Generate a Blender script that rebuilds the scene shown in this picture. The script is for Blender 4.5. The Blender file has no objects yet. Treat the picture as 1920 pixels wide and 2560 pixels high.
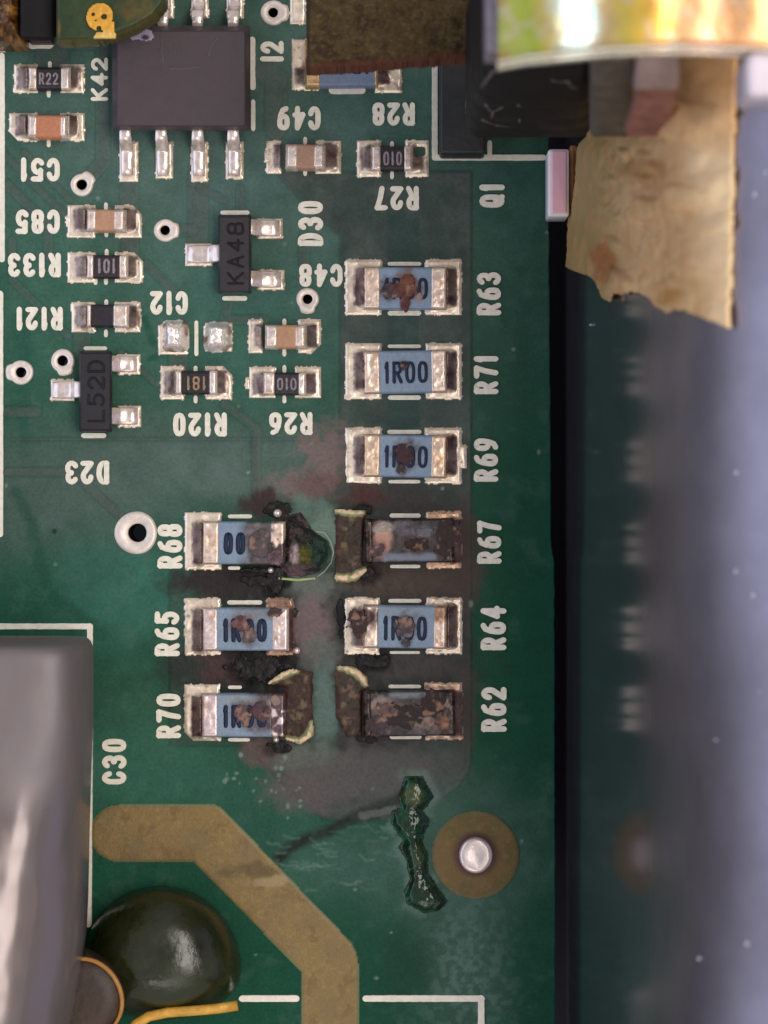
import bpy, math, random
import numpy as np
from mathutils import Vector
rnd = random.Random(7)
SC = bpy.context.scene
COL = SC.collection

# ------------------------------------------------------------------ camera, world, lights, exposure
D = 80.0                      # camera height over the board, 1 unit = 1 mm
PX = 69.0                     # photograph pixels per mm on the board
cam_d = bpy.data.cameras.new('camera')
cam_d.sensor_fit = 'VERTICAL'; cam_d.sensor_height = 24.0
cam_d.lens = 24.0 * D * PX / 2560.0
cam_d.clip_start = 1.0; cam_d.clip_end = 2000.0
cam_d.dof.use_dof = True; cam_d.dof.focus_distance = D - 0.5; cam_d.dof.aperture_fstop = 0.072
cam = bpy.data.objects.new('camera', cam_d); COL.objects.link(cam)
cam.location = (0, 0, D)
SC.camera = cam

world = bpy.data.worlds.new('World'); SC.world = world
world.use_nodes = True
world.node_tree.nodes['Background'].inputs[0].default_value = (0.98, 0.97, 1.0, 1)
world.node_tree.nodes['Background'].inputs[1].default_value = 0.38

def area(name, loc, target, sx, sy, radiance, color):
    d = bpy.data.lights.new(name, 'AREA'); d.shape = 'RECTANGLE'; d.size = sx; d.size_y = sy
    d.energy = radiance * math.pi * sx * sy; d.color = color
    o = bpy.data.objects.new(name, d); COL.objects.link(o)
    o.location = loc
    o.rotation_euler = (Vector(target) - Vector(loc)).to_track_quat('-Z', 'Y').to_euler()
    return o
area('window_light', (-110, -6, 52), (0, 0, 8), 190, 92, 1.2, (0.54, 0.67, 1.0))
area('key_softbox', (40, 2, 104), (0, 0, 0), 112, 34, 5.6, (1.0, 0.95, 0.89))
area('front_softbox', (-8, -90, 80), (0, 0, 0), 60, 30, 2.2, (1.0, 0.94, 0.88))

SC.view_settings.view_transform = 'Standard'
SC.view_settings.look = 'None'
SC.view_settings.exposure = 0.22
SC.view_settings.gamma = 1.0
SC.render.engine = 'CYCLES'

# ------------------------------------------------------------------ helpers
def lin1(c):
    c = c / 255.0
    return c / 12.92 if c <= 0.04045 else ((c + 0.055) / 1.055) ** 2.4
def S(r, g, b): return (lin1(r), lin1(g), lin1(b))
def W(X, Y, z=0.0): return ((X - 960) / PX, (1280 - Y) / PX, z)
def P(X, Y, z):
    k = (D - z) / D
    return ((X - 960) / PX * k, (1280 - Y) / PX * k, z)

def _hash(ix, iy, seed):
    h = (ix.astype(np.int64) * 374761393 + iy.astype(np.int64) * 668265263 + seed * 1442695041) & 0xffffffff
    h = ((h ^ (h >> 13)) * 1274126177) & 0xffffffff
    return ((h ^ (h >> 16)) & 0xffff) / 65535.0
def vn(x, y, seed=0):
    ix = np.floor(x); iy = np.floor(y); fx = x - ix; fy = y - iy
    fx = fx * fx * (3 - 2 * fx); fy = fy * fy * (3 - 2 * fy)
    a = _hash(ix, iy, seed); b = _hash(ix + 1, iy, seed); c = _hash(ix, iy + 1, seed); d = _hash(ix + 1, iy + 1, seed)
    return (a * (1 - fx) + b * fx) * (1 - fy) + (c * (1 - fx) + d * fx) * fy
def fbm(x, y, s, seed=0, o=4):
    t = 0; a = 0.5; n = 0; x = np.asarray(x, float) / s; y = np.asarray(y, float) / s
    for i in range(o):
        t = t + a * vn(x, y, seed + i * 17); n += a; a *= 0.5; x = x * 2.03 + 5.1; y = y * 2.03 + 9.7
    return t / n
def sm(a, b, x):
    t = np.clip((x - a) / (b - a), 0, 1); return t * t * (3 - 2 * t)
def mix(c, col, m):
    m = np.clip(m, 0, 1)[..., None]
    return c * (1 - m) + np.array(col) * m
def seg_dist(X, Y, pts, closed=False):
    d = np.full(np.shape(X), 1e9)
    n = len(pts)
    for i in range(n if closed else n - 1):
        ax, ay = pts[i]; bx, by = pts[(i + 1) % n]
        vx, vy = bx - ax, by - ay; L = vx * vx + vy * vy + 1e-9
        t = np.clip(((X - ax) * vx + (Y - ay) * vy) / L, 0, 1)
        d = np.minimum(d, np.hypot(X - ax - t * vx, Y - ay - t * vy))
    return d
def poly_sd(X, Y, pts):                 # positive inside
    ins = np.zeros(np.shape(X), bool); n = len(pts)
    for i in range(n):
        ax, ay = pts[i]; bx, by = pts[(i + 1) % n]
        if ay == by: continue
        c = ((ay > Y) != (by > Y)) & (X < (bx - ax) * (Y - ay) / (by - ay) + ax)
        ins ^= c
    d = seg_dist(X, Y, pts, True)
    return np.where(ins, d, -d)
def rect_sd(X, Y, x0, y0, x1, y1, r=0):
    cx, cy = (x0 + x1) / 2, (y0 + y1) / 2
    qx = np.abs(X - cx) - (x1 - x0) / 2 + r; qy = np.abs(Y - cy) - (y1 - y0) / 2 + r
    return r - (np.hypot(np.maximum(qx, 0), np.maximum(qy, 0)) + np.minimum(np.maximum(qx, qy), 0))

# ---- scene objects
def tag(o, label=None, cat=None, group=None, kind=None):
    if label: o['label'] = label
    if cat: o['category'] = cat
    if group: o['group'] = group
    if kind: o['kind'] = kind
    return o
def empty(name, loc=(0, 0, 0)):
    o = bpy.data.objects.new(name, None); COL.objects.link(o); o.location = loc; o.empty_display_size = 0.3
    return o
def link(name, verts, faces, mat, parent=None, cols=None, smooth=True, org=None):
    me = bpy.data.meshes.new(name)
    v = np.asarray(verts, dtype=float).reshape(-1, 3)
    loc = (0, 0, 0)
    if parent is not None:
        o0 = np.array(parent['_o']) if '_o' in parent else np.zeros(3)
        v = v - o0
    elif org is not None:
        loc = org; v = v - np.array(org)
    me.from_pydata(v.tolist(), [], [list(map(int, f)) for f in faces])
    if cols is not None:
        a = me.attributes.new('col', 'FLOAT_COLOR', 'POINT')
        c = np.ones((len(v), 4)); c[:, :3] = cols
        a.data.foreach_set('color', c.ravel())
    me.materials.append(mat)
    if smooth: me.polygons.foreach_set('use_smooth', [True] * len(me.polygons))
    me.update()
    o = bpy.data.objects.new(name, me); COL.objects.link(o)
    if parent is not None: o.parent = parent
    else: o.location = loc
    return o
def thing(name, label, cat, org, group=None):
    o = empty(name, org); o['_o'] = list(org)
    tag(o, label, cat, group); return o
def sub(o, par):                      # make o's coordinates frame known for sub-parts (identity local transform)
    o['_o'] = list(par['_o']) if '_o' in par else [0, 0, 0]
    return o

class MB:
    def __init__(s): s.v = []; s.f = []
    def add(s, v, f):
        k = len(s.v); s.v += [tuple(p) for p in v]; s.f += [[i + k for i in q] for q in f]
    def loft(s, rings, closed=True, caps=True):
        k = len(s.v); n = len(rings[0])
        for r in rings: s.v += [tuple(p) for p in r]
        for i in range(len(rings) - 1):
            for j in range(n if closed else n - 1):
                a = k + i * n + j; b = k + i * n + (j + 1) % n
                s.f.append([a, b, b + n, a + n])
        if caps:
            s.f.append([k + j for j in range(n)][::-1]); s.f.append([k + (len(rings) - 1) * n + j for j in range(n)])
    def rbox(s, x0, x1, y0, y1, z0, z1, b, top_in=0.0, bot_in=0.0):
        """rounded box from stacked rounded-rectangle rings"""
        def ring(ins, z, r, nn=5):
            out = []
            a0, a1, c0, c1 = x0 + ins, x1 - ins, y0 + ins, y1 - ins
            r = max(r, 1e-3)
            for (cx, cy, st) in ((a1 - r, c1 - r, 0), (a0 + r, c1 - r, 90), (a0 + r, c0 + r, 180), (a1 - r, c0 + r, 270)):
                for i in range(nn):
                    t = math.radians(st + 90 * i / (nn - 1)); out.append((cx + r * math.cos(t), cy + r * math.sin(t), z))
            return out
        rs = [ring(bot_in, z0, b)]
        for i in range(5):
            t = math.pi / 2 * i / 4
            rs.append(ring(top_in + b * 0.9 * (1 - math.cos(t)), z1 - b + b * math.sin(t), b * (1 - 0.5 * i / 4)))
        s.loft(rs)
    def build(s, name, mat, parent=None, smooth=True, org=None):
        return link(name, s.v, s.f, mat, parent, None, smooth, org)

def sharp(o, ang=40):
    me = o.data
    try: me.set_sharp_from_angle(angle=math.radians(ang))
    except Exception: pass
    return o

def hfield(name, x0, y0, x1, y1, cell, hf, cf, mat, parent, mask=None, base=-0.03, zc=0.0, org=None, warp=None):
    """height field in photograph pixels; hf(X,Y)->mm, cf(X,Y,h)->linear rgb, mask(X,Y)->bool per cell; skirt to base"""
    nx = max(2, int(round((x1 - x0) / cell))) + 1; ny = max(2, int(round((y1 - y0) / cell))) + 1
    X, Y = np.meshgrid(np.linspace(x0, x1, nx), np.linspace(y0, y1, ny))
    if warp: X, Y = warp(X, Y)
    H = np.broadcast_to(hf(X, Y), X.shape).astype(float)
    C = np.broadcast_to(cf(X, Y, H), X.shape + (3,))
    k = (D - zc) / D
    wx = (X - 960) / PX * k; wy = (1280 - Y) / PX * k
    idx = np.arange(nx * ny).reshape(ny, nx)
    q = np.stack([idx[1:, :-1], idx[1:, 1:], idx[:-1, 1:], idx[:-1, :-1]], -1)
    if mask is not None:
        cx = (X[1:, 1:] + X[:-1, :-1]) / 2; cy = (Y[1:, 1:] + Y[:-1, :-1]) / 2
        m = mask(cx, cy)
    else: m = np.ones((ny - 1, nx - 1), bool)
    faces = q[m].tolist()
    V = np.stack([wx, wy, H], -1).reshape(-1, 3); CC = C.reshape(-1, 3)
    # skirt on boundary edges
    mp = np.pad(m, 1)
    ed = []
    for (dy, dx, a, b) in ((0, -1, 3, 0), (0, 1, 1, 2), (-1, 0, 2, 3), (1, 0, 0, 1)):
        nb = mp[1 + dy:ny + dy, 1 + dx:nx + dx]
        bm = m & ~nb
        qq = q[bm]
        ed += np.stack([qq[:, a], qq[:, b]], -1).tolist()
    used = np.unique(np.array(faces).ravel())
    remap = -np.ones(nx * ny, int); remap[used] = np.arange(len(used))
    V = V[used]; CC = CC[used]
    faces = remap[np.array(faces)].tolist()
    bv = {}; ev = []; ec = []; n0 = len(V)
    def low(i):
        if i not in bv:
            bv[i] = n0 + len(ev); p = V[i]; ev.append((p[0], p[1], base)); ec.append(CC[i])
        return bv[i]
    for a, b in ed:
        a = remap[a]; b = remap[b]
        faces.append([a, low(a), low(b), b])
    if ev:
        V = np.vstack([V, np.array(ev)]); CC = np.vstack([CC, np.array(ec)])
    return link(name, V, faces, mat, parent, CC, True, org)

def ribbon(mb, pts, hw, z, zb=-0.02, closed=False, jit=0.0, caps=True):
    pts = [np.array(p[:2], float) for p in pts]
    n = len(pts)
    if closed: tang = [pts[(i + 1) % n] - pts[i - 1] for i in range(n)]
    else: tang = [pts[min(i + 1, n - 1)] - pts[max(i - 1, 0)] for i in range(n)]
    tang = [t / (np.linalg.norm(t) + 1e-9) for t in tang]
    row = []
    if closed or not caps: row = [(p, t, 1.0) for p, t in zip(pts, tang)]
    else:
        for s, w in ((-1.0, 0.06), (-0.86, 0.5), (-0.5, 0.86)): row.append((pts[0] + tang[0] * s * hw, tang[0], w))
        row += [(p, t, 1.0) for p, t in zip(pts, tang)]
        for s, w in ((0.5, 0.86), (0.86, 0.5), (1.0, 0.06)): row.append((pts[-1] + tang[-1] * s * hw, tang[-1], w))
    k = len(mb.v)
    for p, t, w in row:
        nrm = np.array((-t[1], t[0])); h = hw * w * (1 + rnd.uniform(-jit, jit))
        for o, zz in ((-1, zb), (-0.86, z), (0.86, z), (1, zb)):
            q = p + nrm * h * o; mb.v.append((q[0], q[1], zz))
    m = len(row)
    for i in range(m if closed else m - 1):
        a = k + 4 * i; b = k + 4 * ((i + 1) % m)
        for j in range(3): mb.f.append([a + j, b + j, b + j + 1, a + j + 1][::-1])

def arc(cx, cy, rx, ry, a0, a1, n=10):
    return [(cx + rx * math.cos(math.radians(a0 + (a1 - a0) * i / n)), cy + ry * math.sin(math.radians(a0 + (a1 - a0) * i / n))) for i in range(n + 1)]
def loop(cx, cy, rx, ry, n=16, e=0.72):
    o = []
    for i in range(n):
        t = 2 * math.pi * i / n; c, s_ = math.cos(t), math.sin(t)
        o.append((cx + rx * math.copysign(abs(c) ** e, c), cy + ry * math.copysign(abs(s_) ** e, s_)))
    return ('L', o)
GL = {
 '0': [loop(.5, .5, .5, .5)],
 '1': [[(.55, 0), (.55, 1)], [(.55, 1), (.2, .78)]],
 '2': [arc(.5, .7, .5, .3, 170, -30, 10) + [(.05, .05)], [(0, 0), (1, 0)]],
 '3': [arc(.45, .75, .5, .25, 150, -80, 8), arc(.45, .26, .55, .27, 80, -150, 9)],
 '4': [[(.7, 0), (.7, 1)], [(.7, 1), (0, .32)], [(0, .32), (1, .32)]],
 '5': [[(.95, 1), (.1, 1)], [(.1, 1), (.08, .55)], arc(.42, .32, .55, .32, 130, -145, 11)],
 '6': [loop(.5, .3, .5, .3), [(.02, .35), (.12, .65), (.4, .92), (.8, 1)]],
 '7': [[(0, 1), (1, 1)], [(1, 1), (.62, .5), (.4, 0)]],
 '8': [loop(.5, .75, .45, .25), loop(.5, .26, .5, .26)],
 '9': [loop(.5, .7, .5, .3), [(.98, .65), (.88, .35), (.6, .08), (.2, 0)]],
 'R': [[(0, 0), (0, 1)], [(0, 1), (.55, 1)] + arc(.55, .74, .42, .26, 80, -80, 7) + [(.5, .48), (0, .48)], [(.45, .48), (1, 0)]],
 'C': [arc(.52, .68, .5, .32, 15, 180, 9) + arc(.52, .32, .5, .32, 180, 345, 9)],
 'D': [[(0, 0), (0, 1)], [(0, 1), (.4, 1)] + arc(.4, .5, .6, .5, 85, -85, 10) + [(.4, 0), (0, 0)]],
 'K': [[(0, 0), (0, 1)], [(.05, .45), (1, 1)], [(.3, .6), (1, 0)]],
 'I': [[(.5, 0), (.5, 1)]],
 'Q': [loop(.5, .5, .5, .5), [(.6, .3), (1, 0)]],
 'A': [[(0, 0), (.5, 1)], [(.5, 1), (1, 0)], [(.2, .35), (.8, .35)]],
 'B': [[(0, 0), (0, 1)], loop(.45, .75, .42, .25), loop(.5, .26, .5, .26)],
 'L': [[(0, 1), (0, 0)], [(0, 0), (1, 0)]],
 'F': [[(0, 0), (0, 1)], [(0, 1), (1, 1)], [(0, .52), (.8, .52)]],
}
ADV = {'1': .62, 'I': .45}
def text_mesh(txt, box, rot, sw, z, zc=0.0, zb=None, jit=0.05, gap=.2):
    """stroke text filling the pixel box, rot in 0/90/180"""
    x0, y0, x1, y1 = box
    tw, th = ((x1 - x0), (y1 - y0)) if rot != 90 else ((y1 - y0), (x1 - x0))
    adv = [ADV.get(c, 1.0) for c in txt]
    unit = tw / (sum(adv) + gap * (len(txt) - 1))
    mb = MB(); u = 0; hw = sw * th / 2
    k = (D - zc) / D
    def m(uu, vv):
        if rot == 0: X, Y = x0 + uu, y1 - vv
        elif rot == 180: X, Y = x1 - uu, y0 + vv
        else: X, Y = x1 - vv, y1 - uu
        return ((X - 960) / PX * k, (1280 - Y) / PX * k)
    i = 0
    for c, a in zip(txt, adv):
        w = unit * a
        for st in GL.get(c, []):
            cl = isinstance(st, tuple); pts = st[1] if cl else st
            ins = hw
            P2 = [m(u + ins + p[0] * max(w - 2 * ins, 0.2), ins + p[1] * (th - 2 * ins)) for p in pts]
            if not cl and len(P2) == 2:
                a_, b_ = np.array(P2[0]), np.array(P2[1]); P2 = [a_ + (b_ - a_) * t for t in (0, .25, .5, .75, 1)]
            i += 1
            ribbon(mb, P2, hw / PX * k, z + 0.0025 * i, z - 0.05 if zb is None else zb, cl, jit)
        u += unit * (a + gap)
    return mb

# ------------------------------------------------------------------ materials
def mat(name, color=None, rough=0.5, metal=0.0, spec=0.5, attr=False, nscale=0, namt=0.0, ncol=None, bump=0.0, bscale=8.0, coat=0.0, rvar=0.0, stretch=None, coat_r=0.1, det=4, bdet=5):
    m = bpy.data.materials.new(name); m.use_nodes = True
    N = m.node_tree.nodes; L = m.node_tree.links; b = N['Principled BSDF']
    b.inputs['Roughness'].default_value = rough; b.inputs['Metallic'].default_value = metal
    b.inputs['Specular IOR Level'].default_value = spec
    if coat: b.inputs['Coat Weight'].default_value = coat; b.inputs['Coat Roughness'].default_value = coat_r
    tc = N.new('ShaderNodeTexCoord'); mp = N.new('ShaderNodeMapping'); L.new(tc.outputs['Object'], mp.inputs[0])
    if stretch: mp.inputs['Scale'].default_value = stretch
    src = None
    if attr:
        a = N.new('ShaderNodeAttribute'); a.attribute_name = 'col'; src = a.outputs['Color']
    elif color is not None:
        r = N.new('ShaderNodeRGB'); r.outputs[0].default_value = (*color, 1); src = r.outputs[0]
    if nscale:
        n = N.new('ShaderNodeTexNoise'); n.inputs['Scale'].default_value = nscale; n.inputs['Detail'].default_value = det; n.inputs['Roughness'].default_value = .65
        L.new(mp.outputs[0], n.inputs['Vector'])
        rp = N.new('ShaderNodeMapRange'); rp.inputs[1].default_value = .35; rp.inputs[2].default_value = .68
        L.new(n.outputs[0], rp.inputs[0])
        mx = N.new('ShaderNodeMix'); mx.data_type = 'RGBA'
        if ncol is None:
            mx.blend_type = 'MULTIPLY'; mx.inputs[0].default_value = 1
            g = N.new('ShaderNodeMapRange'); g.inputs[3].default_value = 1 - namt; g.inputs[4].default_value = 1 + namt * .6
            L.new(rp.outputs[0], g.inputs[0]); cb = N.new('ShaderNodeCombineColor')
            for k in range(3): L.new(g.outputs[0], cb.inputs[k])
            L.new(src, mx.inputs[6]); L.new(cb.outputs[0], mx.inputs[7])
        else:
            g = N.new('ShaderNodeMath'); g.operation = 'MULTIPLY'; g.inputs[1].default_value = namt
            L.new(rp.outputs[0], g.inputs[0]); L.new(g.outputs[0], mx.inputs[0])
            L.new(src, mx.inputs[6]); mx.inputs[7].default_value = (*ncol, 1)
        src = mx.outputs[2]
        if rvar:
            g2 = N.new('ShaderNodeMapRange'); g2.inputs[3].default_value = max(0.03, rough - rvar); g2.inputs[4].default_value = rough + rvar
            L.new(rp.outputs[0], g2.inputs[0]); L.new(g2.outputs[0], b.inputs['Roughness'])
    L.new(src, b.inputs['Base Color'])
    if bump:
        n2 = N.new('ShaderNodeTexNoise'); n2.inputs['Scale'].default_value = bscale; n2.inputs['Detail'].default_value = bdet
        L.new(mp.outputs[0], n2.inputs['Vector'])
        bp = N.new('ShaderNodeBump'); bp.inputs['Strength'].default_value = 1.0; bp.inputs['Distance'].default_value = bump
        L.new(n2.outputs[0], bp.inputs['Height']); L.new(bp.outputs[0], b.inputs['Normal'])
    return m

M_board = mat('soldermask', attr=True, rough=0.42, spec=0.14, nscale=9, namt=0.16, bump=0.012, bscale=6, rvar=.1)
M_ink = mat('white_ink', S(240, 230, 212), rough=0.6, spec=0.3, nscale=5, namt=0.12, bump=0.01, bscale=14)
M_solder = mat('solder', attr=True, rough=0.32, metal=0.5, nscale=3.2, namt=0.12, bump=0.07, bscale=1.7, rvar=.08, det=2, bdet=1)
M_tin = mat('tinned_metal', S(246, 226, 216), rough=0.26, metal=0.6, nscale=3, namt=0.14, bump=0.03, bscale=1.6, rvar=.08, det=2, bdet=1)
M_ring = mat('tinned_ring', S(236, 220, 208), rough=0.45, metal=0.35, nscale=6, namt=0.12, bump=0.008, bscale=8)
M_term = mat('chip_terminal', attr=True, rough=0.3, metal=0.5, nscale=4, namt=0.12, bump=0.05, bscale=1.8, rvar=.08, det=2, bdet=1)
M_chip = mat('chip_body', attr=True, rough=0.42, spec=0.5, nscale=14, namt=0.15, bump=0.008, bscale=16)
M_char = mat('char_residue', attr=True, rough=0.55, spec=0.3, nscale=5, namt=0.22, bump=0.03, bscale=6, rvar=.15)
M_ic = mat('ic_plastic', S(73, 60, 64), rough=0.55, spec=0.5, nscale=2.2, namt=0.16, bump=0.012, bscale=18, rvar=.1)
M_sot = mat('sot_plastic', S(46, 40, 44), rough=0.5, spec=0.45, nscale=4, namt=0.2, bump=0.012, bscale=18)
M_etch = mat('etched_mark', S(22, 17, 20), rough=0.6, spec=0.3)
M_bluemark = mat('navy_mark', S(32, 42, 66), rough=0.6, spec=0.3, nscale=10, namt=.2)
M_greymark = mat('grey_mark', S(150, 135, 140), rough=0.6, spec=0.3, nscale=10, namt=.3)
M_tanmark = mat('tan_mark', S(165, 135, 110), rough=0.6, spec=0.3, nscale=10, namt=.3)
M_bronze = mat('bare_copper', S(140, 114, 68), rough=0.5, metal=0.15, nscale=3.2, namt=0.2, bump=0.02, bscale=9, rvar=.08)
M_trim = mat('mask_edge', S(104, 132, 104), rough=0.45, spec=.4)
M_rivet = mat('silver_rivet', S(240, 222, 218), rough=0.32, metal=0.7, nscale=1.2, namt=0.18, bump=0.02, bscale=3)
M_hole = mat('via_barrel', S(18, 13, 14), rough=0.6)
M_floor = mat('chassis_black', S(22, 21, 22), rough=0.6, nscale=.6, namt=.3)


# ------------------------------------------------------------------ the setting: chassis floor and wall
fl = MB(); fl.add([(-70, -60, -9), (60, -60, -9), (60, 60, -9), (-70, 60, -9)], [[0, 1, 2, 3]])
tag(fl.build('chassis_floor', M_floor), 'black metal chassis floor under the circuit board', kind='structure')

TH = math.radians(5.0); WB = 6.66
def bend_h(y):
    return 16.8 + 2.6 * math.exp(-((y + 8.5) / 5) ** 2) + .25 * math.sin(y * .7) + 1.2 * math.exp(-((y - 6) / 2.5) ** 2)
def wall_pt(s, y, off=0.0):
    """profile length s up the wall: straight, then a soft outward flare; off = distance in front of it"""
    hb = bend_h(y); R = 7.0; phi = math.radians(50)
    def prof(s):
        s0 = hb / math.cos(TH)
        if s <= s0: return (WB + s * math.sin(TH), s * math.cos(TH), TH)
        x, z = WB + s0 * math.sin(TH), hb
        a = min((s - s0) / R, phi)
        x += R * (math.cos(TH) - math.cos(TH + a)); z += R * (math.sin(TH + a) - math.sin(TH))
        rest = max(0.0, s - s0 - R * phi)
        return (x + rest * math.sin(TH + a), z + rest * math.cos(TH + a), TH + a)
    x, z, t = prof(s)
    return (x - off * math.cos(t), y, z + off * math.sin(t))
mb = MB(); ns = 90; ny = 110
ss = [-10 + 46 * i / (ns - 1) for i in range(ns)]
yy = [-32 + 62 * j / (ny - 1) for j in range(ny)]
mb.v = [wall_pt(s, y) for s in ss for y in yy]
mb.f = [[i * ny + j, i * ny + j + 1, (i + 1) * ny + j + 1, (i + 1) * ny + j] for i in range(ns - 1) for j in range(ny - 1)]
M_wall = mat('satin_wall', S(146, 138, 148), rough=0.2, metal=.9, nscale=.5, namt=.12, bump=0.002, bscale=2.5)
_n = M_wall.node_tree; _g = _n.nodes.new('ShaderNodeNewGeometry'); _x = _n.nodes.new('ShaderNodeSeparateXYZ'); _r = _n.nodes.new('ShaderNodeMapRange')
_r.interpolation_type = 'SMOOTHSTEP'; _r.inputs[1].default_value = 9; _r.inputs[2].default_value = 19; _r.inputs[3].default_value = .1; _r.inputs[4].default_value = .4
_n.links.new(_g.outputs['Position'], _x.inputs[0]); _n.links.new(_x.outputs['Z'], _r.inputs[0]); _n.links.new(_r.outputs[0], _n.nodes['Principled BSDF'].inputs['Roughness'])
tag(mb.build('chassis_wall', M_wall), 'satin grey metal chassis wall flaring outward beside the board', kind='structure')

# ------------------------------------------------------------------ the circuit board
board = thing('circuit_board', 'green printed circuit board with charred burn damage and white printed part numbers', 'circuit board', (0, 0, 0))

VIAS = [  # cx, cy, outer r, hole r, tab direction
    (205, 462, 28, 13, (.75, -.8)), (413, 576, 28, 12, (1, 0)), (769, 748, 28, 12, (0, 1)), (53, 931, 30, 13, (-1, 0)),
    (157, 902, 29, 13, (.25, 1)), (683, 32, 31, 12, (1, 0)), (344, 1332, 53, 23, None)]
POUR = [(690, 430), (1178, 430), (1178, 1900), (1172, 1930), (1146, 1966), (1060, 2030), (995, 2049), (812, 2049), (741, 1991), (648, 1898), (600, 1862),
        (425, 1862), (425, 1430), (640, 1430), (720, 1280), (842, 1260), (850, 1080), (852, 640), (850, 590), (760, 510)]
TRACES = [([(322, 440), (322, 600)], 21), ([(495, 440), (495, 612)], 24), ([(10, 385), (165, 540)], 7), ([(10, 455), (120, 560), (120, 640)], 10),
          ([(60, 380), (175, 500)], 6), ([(205, 462), (258, 405), (258, 100)], 16), ([(325, 590), (325, 632)], 20), ([(365, 660), (445, 740)], 9),
          ([(413, 576), (480, 576)], 14), ([(205, 835), (205, 880)], 20), ([(445, 885), (445, 925)], 22), ([(660, 180), (690, 200), (690, 320)], 26),
          ([(600, 640), (560, 800), (660, 800)], 10), ([(30, 1098), (838, 1098)], 1.5), ([(760, 590), (760, 660)], 12), ([(130, 130), (130, 160)], 40), ([(30, 600), (30, 700), (170, 840)], 8), ([(300, 880), (390, 960)], 7), ([(560, 1010), (640, 1070), (640, 1240)], 9), ([(20, 1180), (180, 1180), (300, 1290)], 9), ([(90, 1030), (20, 1030)], 12), ([(600, 470), (600, 520), (650, 560)], 8), ([(500, 470), (560, 500)], 8), ([(190, 110), (260, 110)], 12)]
TRENCH = [(1010, 1941), (1057, 1941), (1085, 1991), (1069, 2016), (1057, 2025), (1075, 2050), (1060, 2088), (1057, 2104), (1069, 2135), (1072, 2182), (1100, 2226), (1119, 2254),
          (1094, 2279), (1057, 2282), (1019, 2260), (1010, 2229), (1025, 2198), (1016, 2151), (997, 2119), (1007, 2100), (978, 2057), (981, 2025), (1003, 2019), (997, 1988)]
GOLD = [(297, 2011), (540, 2011), (556, 2020), (876, 2352), (890, 2375), (897, 2410), (897, 2680), (752, 2680), (752, 2428), (482, 2156), (297, 2156)]

def blob(X, Y, cx, cy, rx, ry, seed=0, rough=.35, p=1.0, ns=28):
    d = np.hypot((X - cx) / rx, (Y - cy) / ry) + rough * 2 * (fbm(X, Y, ns, seed) - .5)
    return sm(1.3, .45, d) ** p

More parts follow.
